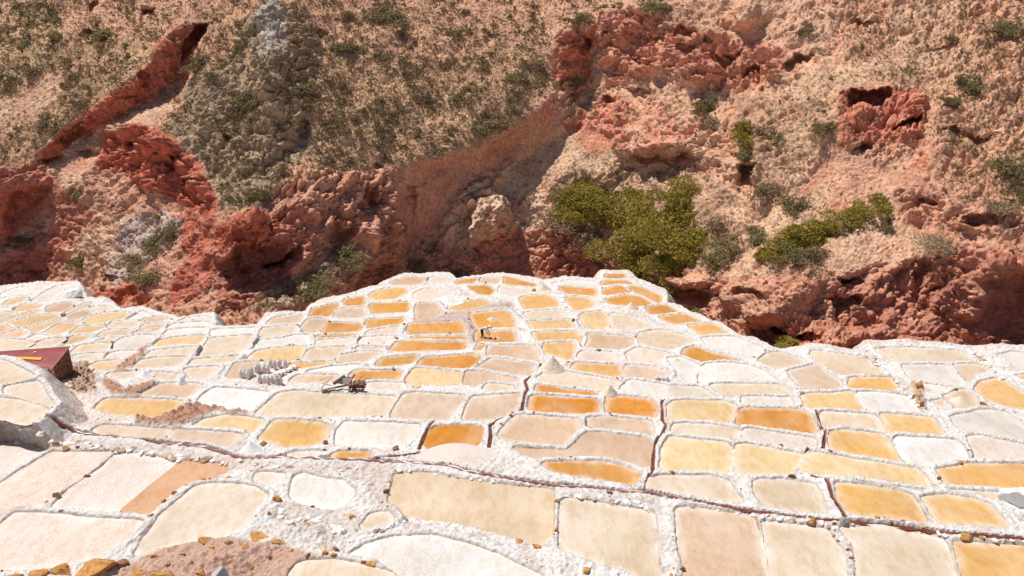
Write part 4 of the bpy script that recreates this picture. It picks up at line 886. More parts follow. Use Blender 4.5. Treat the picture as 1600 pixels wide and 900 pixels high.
hc = blend(hc, np.array(K['maroon']), sstep(.12, .4, fbm(HP * .18 + 9, 4, .6)) * .35 * (1 - hk['tan'] - hk['olive'] - hk['sand']).clip(0, 1))
hc = blend(hc, np.array(K['red']), sstep(.15, .4, fbm(HP * .12 + 29, 4, .6)) * .35 * (hk['pink'] + hk['brown'] + hk['maroon']).clip(0, 1))
hc = np.clip(hc * 1.62 * (1 + .12 * fn)[..., None], 0, .85)
nr, nc = QX.shape; I = np.arange(nr * nc).reshape(nr, nc); qh = np.stack([I[1:, :-1], I[1:, 1:], I[:-1, 1:], I[:-1, :-1]], -1).reshape(-1, 4)
hill = link('hillside', np_mesh('hillside', HP.reshape(-1, 3), qh, hc.reshape(-1, 3), smooth=True), None, M['hill']); tag(hill, kind='structure')
# the floor of the valley and the country around, out of sight of this viewpoint
v = [(-900, -300, CAMZ - 48), (900, -300, CAMZ - 48), (900, 1500, CAMZ - 48), (-900, 1500, CAMZ - 48)]
vf = bpy.data.meshes.new('valley_floor'); vf.from_pydata(v, [], [(0, 1, 2, 3)]); tag(link('valley_floor', vf, None, M['tanrock']), kind='structure')
HPX, HPY, HT = project(HP)
ir0, ir1 = np.searchsorted(hrows, [-14, 562]); ic0, ic1 = np.searchsorted(hcols, [-40, 1640])
from collections import defaultdict
def hill_at(px, py, n=None):                 # nearest surface vertex by survey position (grid is nearly regular)
    i = np.searchsorted(hrows, py); j = np.searchsorted(hcols, px); i0, i1 = max(0, i - 14), min(nr - 1, i + 14); j0, j1 = max(0, j - 12), min(nc - 1, j + 12)
    d = np.hypot(HPX[i0:i1, j0:j1] - px, HPY[i0:i1, j0:j1] - py); c = np.argwhere(d < d.min() + 1.0); t = HT[i0:i1, j0:j1][c[:, 0], c[:, 1]]; a = c[np.argmin(t)]
    return HP[i0 + a[0], j0 + a[1]], HN[i0 + a[0], j0 + a[1]], HT[i0 + a[0], j0 + a[1]]
# ---------------------------------------------------------------- labels for things on hillside and terraces
HL = [('big green thicket', 1040, 340), ('red cave scar', 1360, 165), ('smooth red wall', 740, 290), ('dark ravine recess', 400, 435), ('lower right cliff', 1450, 450), ('red gully at upper left', 200, 140),
      ('grey rock buttress', 420, 120), ('bushy fan right of thicket', 1250, 350), ('top right corner slope', 1540, 60), ('far tip of the terraces', 960, 432)]
TL = [(n.replace('the ', '', 1), x, y) for n, x, y in LAND]
def label_all(items, marks):                  # items: (object, phrase, px, py)
    D = {}
    for it in items:
        o, ph, x, y = it; L_ = sorted(marks, key=lambda q: math.hypot(x - q[1], y - q[2])); nm, lx, ly = L_[0]; a = math.degrees(math.atan2(ly - y, x - lx)) % 360
        w = ['right of', 'above right of', 'above', 'above left of', 'left of', 'below left of', 'below', 'below right of'][int(((a + 22.5) % 360) // 45)]
        if math.hypot(x - lx, y - ly) < 9: w = 'right at'
        D.setdefault((ph, w, nm), []).append((math.hypot(x - lx, y - ly), id(it), o))
    N_ = ['nearest', 'second nearest', 'third nearest', 'fourth nearest', 'fifth nearest', 'sixth nearest', 'seventh nearest', 'eighth nearest', 'ninth nearest', 'tenth nearest']
    for (ph, w, nm), l in D.items():
        l.sort(key=lambda q: q[0])
        for i, (_, _, o) in enumerate(l): 
            o['label'] = f'{ph} {w} {nm}' if len(l) == 1 else f'{N_[i]} {ph} {w} {nm}' if i < 10 else f'{ph} {w} {nm}, among the farther ones'
            if i >= 10: o['group'] = f'{ph}s {w} {nm}'

# ---------------------------------------------------------------- shrubs
def leafcloud(n, size, seed, squash=.75, hollow=.55, lobes=5):
    g = np.random.default_rng(seed); lc = g.normal(size=(lobes, 3)) * [.45, .45, .22]; lr = g.uniform(.4, .7, lobes)
    k = g.integers(0, lobes, n); d = g.normal(size=(n, 3)); d /= np.linalg.norm(d, axis=1)[:, None]; d[:, 2] = np.abs(d[:, 2]) * 1.0 - .15
    r = (hollow + (1 - hollow) * g.random(n)) * lr[k]; C = lc[k] + d * r[:, None]; C[:, 2] = (C[:, 2] + .3) * squash; C[:, 2] = np.abs(C[:, 2])
    a = g.normal(size=(n, 3)) + d * .3; a /= np.linalg.norm(a, axis=1)[:, None]; b = np.cross(a, g.normal(size=(n, 3))); b /= np.linalg.norm(b, axis=1)[:, None]
    s = size * g.uniform(.6, 1.4, n)[:, None]; V = np.stack([C - a * s, C + b * s * .5, C + a * s, C - b * s * .5], 1).reshape(-1, 3)
    return V, np.arange(n * 4).reshape(-1, 4)
def twigs(n, seed, h=.9, th=.02):
    g = np.random.default_rng(seed); V = []; Fc = []
    for i in range(n):
        a = g.uniform(0, 6.28); r = g.uniform(.3, .8); e = np.array([math.cos(a) * r, math.sin(a) * r, h * g.uniform(.4, 1)]); s = np.array([-math.sin(a), math.cos(a), 0]) * th; u = np.array([0, 0, th]); o = e * .02
        b = len(V); V += [o + s, o - s, o + u, e + s * .4, e - s * .4, e + u * .4]; Fc += [(b, b + 1, b + 4, b + 3), (b + 1, b + 2, b + 5, b + 4), (b + 2, b, b + 3, b + 5)]
    return np.array(V), np.array(Fc)
protos = [leafcloud(120, .17, 50 + i, .8) for i in range(6)]
pm = {}
for mname in ('olive', 'grey', 'green'):
    pm[mname] = []
    for i, (V, Fc) in enumerate(protos):
        me = np_mesh('small_shrub', V, Fc, smooth=False); me.materials.append(M[mname]); pm[mname].append(me)
dens = (.45 * hk['tan'] + 1.1 * hk['olive'] + .95 * hk['grey'] + .05 * hk['pink'] + .05 * hk['brown'] + .03 * hk['red'] + .06 * hk['sand'] + .15 * hk['ash'] + .08 * hk['pale'])
dens = dens * np.where((QX > 1080) & (QY < 400), .45, 1.3)
clump = sstep(-.15, .35, fbm(np.stack([QX / 45, QY / 34, QX * 0 + 21], -1), 3, .6)); dens = dens * (.22 + clump) * (Rg < 1.3)
okr = (QY > -12) & (QY < np.interp(QX, E[:, 0], E[:, 1]) - 6) & (QX > -30) & (QX < 1630) & (HN[..., 2] > .25)
wgt = (dens * okr).ravel(); wgt /= wgt.sum()
N_SH = 8200; pick = rng.choice(wgt.size, N_SH, replace=False, p=wgt); rad = np.clip(rng.lognormal(1.18, .42, N_SH), 2.0, 11.0)
o_ = np.argsort(-rad); pick = pick[o_]; rad = rad[o_]
HPf = HP.reshape(-1, 3); HTf = HT.ravel(); HPXf, HPYf = HPX.ravel(), HPY.ravel()
ZN = lambda x, y: ('on the slope at upper left of the hillside' if x < 300 and y < 250 else 'on the grey rock buttress' if x < 510 and y < 260 else 'on the dry slope above the smooth red wall' if x < 900 and y < 260 else
                   'on the dry slope at right of the hillside' if x > 1400 else 'among the red rocks near the thicket' if x > 860 else 'on the broken rocks just above the terraces')
small = []
for i in range(290):
    P = HPf[pick[i]]; r = rad[i] * HTf[pick[i]] / F; x, y = HPXf[pick[i]], HPYf[pick[i]]; k = 'grey' if rng.random() < .4 else 'olive'
    o = link('shrub', pm[k][i % 6]); o.location = P - [0, 0, r * .12]; o.scale = (r, r, r * rng.uniform(.75, 1.1)); o.rotation_euler = (0, 0, rng.uniform(0, 6.28))
    sz = 'big' if i < 40 else 'mid-sized' if i < 140 else 'small'
    tag(o, None, 'shrub', 'scattered shrubs on the hillside'); small.append((o, f"{sz} {'twiggy grey-brown' if k == 'grey' else 'leafy olive'} shrub", x, y))
label_all(small, HL)
def scatter(name, mats, protos_, P, r, label, cat, kindname='stuff'):
    for mi, mat in enumerate(mats):
        Vs, Fs, b = [], [], 0
        for i in range(mi, len(P), len(mats)):
            V, Fc = protos_[i % len(protos_)]; a = rng.uniform(0, 6.28); c, s = math.cos(a), math.sin(a); R_ = np.array([[c, -s, 0], [s, c, 0], [0, 0, 1]])
            Vs.append((V * [1, 1, rng.uniform(.7, 1.15)]) @ R_.T * r[i] + P[i]); Fs.append(Fc + b); b += len(V)
        o = link(name, np_mesh(name, np.concatenate(Vs), np.concatenate(Fs), smooth=False), None, mat); tag(o, label[mi], cat, None, 'stuff')
lp = [leafcloud(34, .26, 90 + i, .8) for i in range(8)]
scatter('undergrowth', [M['olive'], M['grey']], lp, HPf[pick[290:]], rad[290:] * HTf[pick[290:]] / F, ['low olive scrub scattered over the dry hillside', 'low grey twiggy scrub scattered over the dry hillside'], 'scrub')
# dry grass
wg = ((.9 * hk['tan'] + .9 * hk['olive'] + .4 * hk['sand'] + .3 * hk['grey'] + .15 * hk['pale'] + .06 * hk['pink']) * okr).ravel(); wg /= wg.sum(); pk = rng.choice(wg.size, 20000, replace=False, p=wg)
def tuft(seed):
    g = np.random.default_rng(seed); n = 6; V = []; 
    for i in range(n):
        a = g.uniform(0, 6.28); d = np.array([math.cos(a), math.sin(a), 0]); s = np.array([-d[1], d[0], 0]) * .10; h_ = g.uniform(.5, 1); V += [s, -s, d * .6 + [0, 0, h_] - s * .3, d * .6 + [0, 0, h_] + s * .3]
    return np.array(V), np.arange(n * 4).reshape(-1, 4)
scatter('dry_grass', [M['straw'], M['olive']], [tuft(i) for i in range(6)], HPf[pk], rng.uniform(.14, .36, len(pk)), ['straw-coloured dry grass tufts covering the hillside', 'faded green grass tufts covering the hillside'], 'grass')

# large bushes: x, y, radius px, height px, kind, phrase
BUSH = [(1052, 345, 66, 62, 'green', 'broad bright green bush'), (1010, 395, 40, 44, 'green', 'broad bright green bush'), (955, 325, 42, 42, 'green', 'bright green bush'), (905, 315, 36, 34, 'green', 'bright green bush'), (1072, 300, 34, 34, 'green', 'bright green bush'), (1050, 410, 40, 36, 'green', 'bright green bush'), (1085, 385, 36, 40, 'green', 'bright green bush'), (1000, 310, 34, 30, 'green', 'bright green bush'), (1015, 355, 44, 40, 'green', 'broad bright green bush'), (1000, 425, 26, 18, 'green', 'bright green bush'), (925, 300, 34, 26, 'green', 'bright green bush'),
        (875, 300, 26, 24, 'grey', 'dry grey bush'), (880, 345, 30, 24, 'grey', 'dry grey bush'), (930, 370, 34, 24, 'grey', 'dry grey bush'), (1125, 350, 30, 34, 'grey', 'dry grey bush'), (1145, 385, 30, 22, 'olive', 'olive bush'), (1185, 368, 28, 20, 'olive', 'olive bush'), (1118, 405, 26, 18, 'olive', 'olive bush'),
        (1225, 385, 32, 30, 'green', 'dense green bush'), (1250, 362, 32, 30, 'green', 'dense green bush'), (1195, 398, 16, 14, 'green', 'dense green bush'), (1295, 352, 26, 22, 'green', 'dense green bush'), (1330, 336, 28, 20, 'green', 'dense green bush'), (1365, 322, 24, 20, 'green', 'dense green bush'), (1262, 405, 30, 24, 'olive', 'grey-green bush'), (1318, 352, 18, 14, 'grey', 'dry grey bush'), (1243, 318, 20, 18, 'olive', 'olive bush'),
        (1163, 205, 26, 28, 'green', 'green bush'), (1172, 238, 22, 22, 'olive', 'olive bush'), (1200, 200, 16, 14, 'grey', 'dry grey bush'), (1095, 165, 18, 20, 'olive', 'grey-green bush'), (1112, 190, 16, 14, 'grey', 'dry grey bush'), (1215, 215, 16, 14, 'olive', 'olive bush'), (1288, 200, 18, 16, 'olive', 'yellowish bush'), (1200, 290, 22, 34, 'grey', 'dry grey bush'),
        (1465, 378, 38, 14, 'grey', 'wide low grey bush'), (1385, 352, 16, 12, 'olive', 'round olive bush'), (1235, 549, 28, 15, 'green', 'green bush'), (1085, 492, 22, 12, 'olive', 'olive bush'), (704, 432, 22, 14, 'olive', 'olive bush'), (650, 415, 22, 16, 'grey', 'dry grey bush'),
        (540, 405, 28, 20, 'olive', 'olive bush'), (505, 430, 26, 20, 'grey', 'dry grey bush'), (480, 455, 28, 20, 'olive', 'olive bush'), (268, 362, 18, 18, 'olive', 'olive bush'), (240, 380, 22, 18, 'olive', 'yellowish bush'), (215, 405, 22, 16, 'grey', 'dry grey bush'), (225, 430, 20, 12, 'olive', 'olive bush'), (120, 412, 16, 14, 'olive', 'olive bush'), (32, 372, 18, 14, 'olive', 'grey-green bush'), (125, 300, 16, 12, 'olive', 'olive bush'),
        (1585, 260, 34, 26, 'olive', 'grey-green bush'), (1560, 320, 24, 14, 'grey', 'dry grey bush'), (1515, 130, 22, 20, 'olive', 'grey-green bush'), (1490, 155, 14, 12, 'olive', 'grey-green bush'), (1575, 45, 32, 20, 'olive', 'grey-green bush'), (1595, 300, 20, 16, 'olive', 'olive bush'), (1255, 50, 14, 12, 'olive', 'olive bush'), (1487, 62, 10, 9, 'olive', 'yellowish bush'),
        (535, 75, 16, 15, 'olive', 'dark olive bush'), (545, 20, 14, 18, 'grey', 'dry grey bush'), (600, 20, 30, 18, 'olive', 'dark olive bush'), (385, 155, 18, 16, 'olive', 'dark olive bush'), (165, 50, 22, 14, 'olive', 'dark olive bush'), (310, 95, 26, 18, 'olive', 'dark olive bush'), (405, 300, 18, 18, 'olive', 'olive bush'), (480, 135, 22, 16, 'olive', 'olive bush'), (760, 195, 26, 14, 'olive', 'olive bush'), (820, 120, 18, 16, 'olive', 'olive bush'), (895, 128, 14, 14, 'olive', 'olive bush'), (905, 30, 16, 14, 'olive', 'dark olive bush'), (1025, 8, 26, 14, 'olive', 'dark olive bush')]
bi = []
for n_, (x, y, r, hgt, k, ph) in enumerate(BUSH):
    P, nrm, t = hill_at(x, y + hgt * .35); rw = r * t / F; hw = hgt * t / F
    e = empty('bush', tuple(P - [0, 0, .1 * hw])); tag(e, None, 'bush', 'large bushes on the hillside')
    V, Fc = leafcloud(int(min(9000, 700 + r * r * (4.6 if k == 'green' else 1.5 if k == 'grey' else 2.4))), (.085 if k == 'green' else .095) * (18 / r) ** .75, 300 + n_, 1.0, .62 if k == 'green' else .25, 7 + int(r / 5))
    V = V * [rw * 1.12, rw * .85, hw * .85]; V[:, 2] += V[:, 1].clip(-9, 9) * .35
    o = link('foliage', np_mesh('foliage', V, Fc, smooth=False), e, M[k])
    Vt, Ft = twigs(14, 500 + n_, .7, .012); Vt = Vt * [rw, rw * .8, hw]; Vt[:, 2] += Vt[:, 1] * .35; link('branches', np_mesh('branches', Vt, Ft, smooth=False), e, M['twig'])
    bi.append((e, ph, x, y))
label_all(bi, HL)

# ---------------------------------------------------------------- rocks
import bmesh
def rockmesh(name, seed, sub=2, sq=(1, 1, .75), amp=.45):
    bm = bmesh.new(); bmesh.ops.create_icosphere(bm, subdivisions=sub, radius=1); V = np.array([v.co[:] for v in bm.verts])
    g = np.random.default_rng(seed); 
    for _ in range(9):                                  # knock flat facets off
        d = g.normal(size=3); d /= np.linalg.norm(d); lim = g.uniform(.3, .72); s = V @ d; V -= np.outer(np.maximum(s - lim, 0) * .92, d)
    V *= 1 + amp * fbm(V * 1.3 + seed * 3.1, 3)[:, None]; V *= sq
    for v, c in zip(bm.verts, V): v.co = c
    me = bpy.data.meshes.new(name); bm.to_mesh(me); bm.free(); return me
def arr(me):
    V = np.zeros(len(me.vertices) * 3); me.vertices.foreach_get('co', V); Fc = np.zeros(len(me.polygons) * 3, int); me.polygons.foreach_get('vertices', Fc); return V.reshape(-1, 3), Fc.reshape(-1, 3)
rm = {}
for mk in ('redrock', 'tanrock', 'greyrock', 'ochre', 'brown'):
    rm[mk] = []
    for i in range(5):
        me = rockmesh('rock', 20 + i, 2); me.materials.append(M[mk]); rm[mk].append(me)
wr = ((Rg > .8) * (.4 + hk['red'] + hk['maroon'] + hk['brown'] + .8 * hk['pink'] + .4 * hk['grey'])) * okr; wr = wr.ravel() / wr.sum(); pk = rng.choice(wr.size, 2400, replace=False, p=wr)
rr_ = np.clip(rng.lognormal(.75, .5, 2400), .9, 8); o_ = np.argsort(-rr_); pk, rr_ = pk[o_], rr_[o_]
hkf = {k: v.ravel() for k, v in hk.items()}
bl_ = []
for i in range(230):
    q = pk[i]; r = rr_[i] * HTf[q] / F; x, y = HPXf[q], HPYf[q]; mk = 'greyrock' if hkf['grey'][q] + hkf['ash'][q] > .5 else 'tanrock' if hkf['pink'][q] + hkf['tan'][q] + hkf['sand'][q] > .5 else 'redrock'
    o = link('boulder', rm[mk][i % 5]); o.location = HPf[q] - [0, 0, r * .1]; o.scale = (r * rng.uniform(.8, 1.3), r, r * rng.uniform(.7, 1.1)); o.rotation_euler = tuple(rng.uniform(-.4, .4, 2)) + (rng.uniform(0, 6.28),)
    c_ = {'greyrock': 'grey', 'tanrock': 'pale pinkish', 'redrock': 'dark red'}[mk]; tag(o, None, 'boulder', 'loose boulders on the hillside'); bl_.append((o, f"{'big' if i < 50 else 'small'} {c_} boulder", x, y))
label_all(bl_, HL)
rp = [arr(rockmesh('r', 60 + i, 1)) for i in range(5)]
scatter('rubble', [M['redrock'], M['tanrock']], rp, HPf[pk[230:]], rr_[230:] * HTf[pk[230:]] / F, ['dark red rubble littering the ravine wall', 'pale rubble littering the ravine wall'], 'rubble')

STONES = [(317, 747, 9, 3, 'ochre'), (357, 744, 7, 4, 'ochre'), (272, 769, 6, 4, 'brown'), (255, 781, 7, 6, 'brown'), (236, 802, 7, 5, 'ochre'), (321, 838, 13, 8, 'ochre'), (9, 792, 11, 6, 'ochre'), (96, 796, 7, 3, 'brown'), (150, 880, 28, 20, 'ochre'), (97, 886, 23, 9, 'ochre'), (56, 893, 17, 7, 'ochre'), (19, 899, 20, 5, 'ochre'),
          (215, 893, 17, 9, 'ochre'), (252, 898, 19, 9, 'ochre'), (195, 873, 14, 7, 'brown'), (301, 877, 7, 6, 'brown'), (135, 742, 9, 8, 'brown'), (86, 773, 9, 6, 'brown'), (72, 782, 5, 5, 'ochre'), (104, 699, 11, 5, 'ochre'), (86, 688, 8, 6, 'ochre'), (122, 697, 6, 5, 'brown'), (172, 654, 6, 3, 'ochre'), (54, 697, 13, 6, 'ochre'),
          (435, 777, 10, 8, 'ochre'), (420, 800, 6, 6, 'ochre'), (550, 803, 8, 8, 'ochre'), (525, 855, 9, 7, 'brown'), (509, 861, 9, 6, 'ochre'), (522, 866, 8, 5, 'ochre'), (581, 878, 12, 5, 'ochre'), (567, 875, 8, 4, 'brown'), (407, 836, 24, 9, 'ochre'), (432, 843, 12, 6, 'ochre'), (635, 810, 6, 4, 'ochre'), (607, 750, 5, 5, 'ochre'), (602, 764, 7, 10, 'brown'), (412, 690, 9, 9, 'brown'), (507, 690, 7, 6, 'brown'), (508, 700, 5, 6, 'brown'), (608, 692, 9, 9, 'brown'), (617, 697, 10, 7, 'brown'), (624, 789, 5, 3, 'brown'), (489, 790, 5, 5, 'brown'),
          (815, 842, 9, 6, 'ochre'), (839, 851, 10, 7, 'ochre'), (836, 840, 5, 3, 'brown'), (870, 780, 5, 6, 'ochre'), (867, 825, 6, 5, 'ochre'), (917, 886, 11, 9, 'ochre'), (1052, 736, 5, 6, 'ochre'), (952, 766, 6, 5, 'brown'), (1048, 897, 7, 5, 'ochre'), (1065, 886, 7, 8, 'brown'), (1267, 815, 10, 8, 'ochre'), (1320, 813, 11, 7, 'greyrock'), (1304, 816, 6, 6, 'brown'), (1372, 806, 8, 4, 'ochre'), (1440, 825, 8, 7, 'ochre'), (1507, 834, 14, 6, 'ochre'), (1532, 837, 7, 5, 'ochre'), (1410, 812, 6, 3, 'brown'), (1302, 834, 5, 6, 'ochre'), (1308, 843, 4, 3, 'brown'), (1324, 857, 6, 3, 'brown'), (1331, 869, 6, 4, 'brown'),
          (1501, 720, 6, 5, 'ochre'), (1299, 703, 5, 3, 'brown'), (1222, 693, 5, 4, 'brown'), (1240, 741, 9, 7, 'brown'), (1583, 757, 9, 6, 'brown'), (1516, 701, 6, 3, 'brown'), (1468, 745, 5, 5, 'brown'), (1434, 601, 8, 7, 'ochre'), (1428, 616, 6, 7, 'brown'), (1440, 629, 6, 6, 'brown'), (834, 452, 6, 5, 'ochre'), (733, 496, 5, 4, 'brown'), (632, 503, 5, 6, 'brown'), (620, 527, 5, 3, 'brown'), (614, 573, 4, 7, 'greyrock'), (409, 561, 6, 4, 'ochre'), (895, 499, 4, 5, 'brown'), (596, 649, 4, 3, 'brown'), (778, 648, 7, 4, 'brown'), (799, 647, 5, 3, 'brown'), (783, 660, 4, 4, 'brown'), (822, 583, 4, 3, 'brown'), (500, 651, 5, 3, 'brown'), (608, 601, 3, 2, 'brown'), (1535, 628, 8, 5, 'brown'), (1492, 608, 8, 3, 'brown'), (465, 572, 6, 4, 'ochre'), (330, 852, 8, 4, 'ochre'), (356, 846, 9, 4, 'brown'), (382, 852, 8, 5, 'ochre'), (286, 862, 10, 5, 'ochre'), (262, 880, 9, 5, 'brown'), (420, 868, 7, 4, 'brown'), (455, 858, 9, 5, 'ochre'), (240, 866, 9, 5, 'ochre'), (393, 886, 7, 4, 'ochre'), (310, 893, 12, 6, 'ochre'), (480, 866, 8, 4, 'brown')]
si = []
for i, (x, y, rx, ry, mk) in enumerate(STONES):
    q_s = 1.08 if rx > 11 else .85; rx, ry = rx * q_s, ry * q_s
    P, t = ground(x, y + ry * .5); a = t / F; s_ = 3 if rx > 16 else 2
    me = rockmesh('stone', 200 + i, s_, (1, .9, 1), .5); me.materials.append(M[mk]); o = link('stone', me); o.location = P + [0, 0, .05 * ry * a]; o.scale = (rx * a, min(rx, 1.6 * ry) * a, ry * a * 1.0); o.rotation_euler = (0, 0, rng.uniform(-.4, .4))
    size = 'large ' if rx > 16 else 'small ' if rx < 6 else ''; cn = {'ochre': 'ochre-orange', 'brown': 'dark brown', 'greyrock': 'grey'}[mk]
    tag(o, None, 'stone', 'loose stones on the salt walls'); si.append((o, f'{size}{cn} stone', x, y))
label_all(si, TL)
# little stones stuck along the walls
ok = (mind > .10) & (mind < .5) & (_px > 0) & (_px < 1600) & (_py < 900) & (bank <= 0) & (chw < .1); wq = (ok * (.15 + sstep(.1, .4, fbm(np.stack([X * .35, Y * .35, X * 0 + 3], -1), 2)))).ravel(); wq /= wq.sum()
pk = rng.choice(wq.size, 1500, replace=False, p=wq); rs_ = np.clip(rng.lognormal(.05, .38, 1500), .5, 2.4) ; o_ = np.argsort(-rs_); pk, rs_ = pk[o_], rs_[o_]; TPf = TP.reshape(-1, 3); TTf = TT.ravel()
PX_, PY_ = TPX.ravel(), TPY.ravel(); sel = rng.random(1500) < .55
pb_ = []
for i in range(180):
    q = pk[i]; r = rs_[i] * TTf[q] / F; mk = 'brown' if i % 3 else 'ochre'; o = link('pebble', rm[mk][i % 5]); o.location = TPf[q] + [0, 0, r * .2]; o.scale = (r * 1.2, r, r * .8); o.rotation_euler = (0, 0, rng.uniform(0, 6.28))
    tag(o, None, 'pebble', 'pebbles stuck on the salt walls'); pb_.append((o, f'small {mk} pebble', PX_[q], PY_[q]))
label_all(pb_, TL)
scatter('wall_grit', [M['brown'], M['ochre'], M['heapw'], M['heapw']], rp, TPf[pk[180:]], rs_[180:] * TTf[pk[180:]] / F * .8, ['brown grit scattered along the salt walls', 'ochre grit scattered along the salt walls', 'white salt nodules scattered along the salt walls', 'pale salt nodules scattered along the salt walls'], 'grit')

# crusted stones packed into the wall faces
crk = []
for i in range(6):
    me = rockmesh('wall_stone', 400 + i, 3, (1.2, .9, .85), .5); me.polygons.foreach_set('use_smooth', [i % 2 == 0] * len(me.polygons)); me.materials.append(M['heapw'] if i < 3 else (M['heap'] if i < 5 else M['tanrock'])); crk.append(me)
ws = []
for (x0, y0), (x1, y1), n_, r0, sp_ in [((0, 668), (62, 684), 16, 7, 9), ((70, 690), (200, 703), 26, 6, 7), ((200, 703), (330, 722), 24, 6, 7), ((330, 722), (560, 732), 24, 4.5, 5), ((610, 735), (860, 762), 16, 3.5, 5), ((885, 772), (1020, 790), 24, 5.5, 9), ((1060, 792), (1600, 846), 44, 4.5, 5), ((1350, 552), (1440, 634), 26, 4.5, 8), ((1512, 548), (1570, 592), 20, 4.5, 8), ((1225, 570), (1272, 642), 16, 3.5, 5), ((870, 450), (895, 500), 12, 3, 5), ((425, 800), (545, 830), 26, 6, 14), ((560, 840), (640, 812), 12, 4, 5)]:
    for i in range(n_):
        u = (i + rng.uniform(0, 1)) / n_; x = x0 + (x1 - x0) * u + rng.normal() * sp_ * .25; y = y0 + (y1 - y0) * u + rng.normal() * sp_ * .4; Pg, tg = ground(x, y); r = r0 * rng.uniform(.7, 1.5) * tg / F
        o = link('wall_stone', crk[int(rng.integers(6))]); o.location = Pg - [0, 0, r * .25]; o.scale = (r, r * .9, r * .8); o.rotation_euler = (0, 0, rng.uniform(0, 6.28)); tag(o, None, 'wall stone', 'salt-crusted stones in the walls'); ws.append((o, 'salt-crusted wall stone', x, y))
label_all(ws, TL)

# ---------------------------------------------------------------- heaps of raked salt
HEAPS = [(770, 502, 17, 9, 0), (777, 531, 17, 8, 0), (864, 575, 23, 22, 0), (987, 482, 15, 12, 0), (952, 614, 16, 16, 0), (849, 452, 15, 10, 0), (700, 470, 26, 9, 1), (1056, 566, 20, 9, 0), (1500, 632, 28, 16, 0), (1466, 632, 10, 5, 0), (716, 718, 64, 8, 1), (284, 600, 13, 14, 1), (228, 586, 13, 9, 1), (392, 700, 18, 14, 1), (1082, 642, 1, 1, 0)][:-1]
hi = []
for i, (x, y, rp_, hp_, wk) in enumerate(HEAPS):
    P, t = ground(x, y); a = t / F; R_, H_ = rp_ * a, hp_ * a * 1.1; nseg, nr_ = 40, 14; V = []; 
    for j in range(nr_ + 1):
        for k_ in range(nseg):
            q = j / nr_; an = 2 * math.pi * k_ / nseg; V.append((R_ * q * math.cos(an), .8 * R_ * q * math.sin(an), H_ * (1 - q) ** 1.15))
    V = np.array(V); nz = fbm(V * (5 / R_) + i * 7, 4, .6); V[:, :2] *= (1 + .14 * fbm(V * [1.2 / R_, 1.2 / R_, 0] + i, 2))[:, None]; V[:, 2] += nz * H_ * .10; V[:, 2] -= .06 * H_
    Fh = [[j * nseg + k_, j * nseg + (k_ + 1) % nseg, (j + 1) * nseg + (k_ + 1) % nseg, (j + 1) * nseg + k_] for j in range(nr_) for k_ in range(nseg)]
    o = link('salt_heap', np_mesh('salt_heap', V, [f[::-1] for f in Fh]), None, M['heapp' if i == 10 else 'heapw' if wk else 'heap']); o.location = P - [0, 0, .04] + np.array([0, 0.0, 0]); tag(o, None, 'salt heap', 'raked heaps of salt'); hi.append((o, ('white' if wk else 'cream') + ' cone-shaped heap of salt', x, y))
label_all(hi, TL)
# crusted boulders at the rims; a smooth grey dome for a likely cloth hat
for x, y, rx, ry, mk, lb in [(119, 463, 13, 15, 'crustrock', 'salt-crusted boulder with a dark side on the left rim of the terraces'), (1590, 785, 26, 26, 'crustrock', 'grey-white crusted block at the right edge of the picture above the channel'), (345, 905, 20, 20, 'smooth', 'smooth pale grey dome at the bottom edge between rust-brown banks')]:
    P, t = ground(x, y); a = t / F; me = rockmesh('boulder', 77 + x, 4, (1, 1, 1), .35 if mk == 'crustrock' else .08); me.materials.append(M['heapw'] if mk == 'crustrock' else simple('smooth_grey_dome', (.42, .44, .46), .7, .08, 3, .005))
    me.polygons.foreach_set('use_smooth', [True] * len(me.polygons)); o = link('boulder', me); o.location = P + [0, 0, ry * a * .2]; o.scale = (rx * a, rx * a * .9, ry * a); tag(o, lb, 'boulder')

# ---------------------------------------------------------------- sacks of salt
msack = simple('sack_cloth', (.72, .60, .55), .9, .12, 9, .01); mtop = simple('sack_white_top', (.84, .83, .82), .9, .05, 9, .01)
sack_cols = [(0, 0, .92), (.06, .96, 1.02), (.3, 1.06, 1.04), (.55, 1.02, 1.0), (.8, .98, .94), (.92, .8, .72), (.96, .5, .45), (1.06, .42, .4), (1.1, .2, .18)]
def lathe(prof, n=12, wob=.05, seed=0):
    V = []; Fc = []; g = np.random.default_rng(seed)
    for j, (z, r, r2) in enumerate(prof):
        for k in range(n):
            a = 2 * math.pi * k / n; q = 1 + wob * g.normal() ; V.append((r * math.cos(a) * q, r2 * math.sin(a) * q, z))
    for j in range(len(prof) - 1):
        for k in range(n): Fc.append((j * n + k, j * n + (k + 1) % n, (j + 1) * n + (k + 1) % n, (j + 1) * n + k))
    Fc.append(tuple(range(n))[::-1]); Fc.append(tuple((len(prof) - 1) * n + k for k in range(n))); return V, Fc
sbody = [MB().add(*lathe([(0, .8, .7), (.05, .98, .85), (.3, 1.06, .95), (.55, 1.02, .9), (.74, .98, .85)], 12, .04, s)).build('sack_body', msack, None, True).data for s in (1, 2)]
stop_ = [MB().add(*lathe([(.735, 1.0, .87), (.84, .92, .8), (.93, .62, .55), (.99, .35, .3), (1.04, .42, .38), (1.1, .2, .2)], 12, .07, s + 9)).build('sack_top', mtop, None, True).data for s in (1, 2)]
for o in [o for o in COL.objects if o.name.startswith(('sack_body', 'sack_top'))]: bpy.data.objects.remove(o)
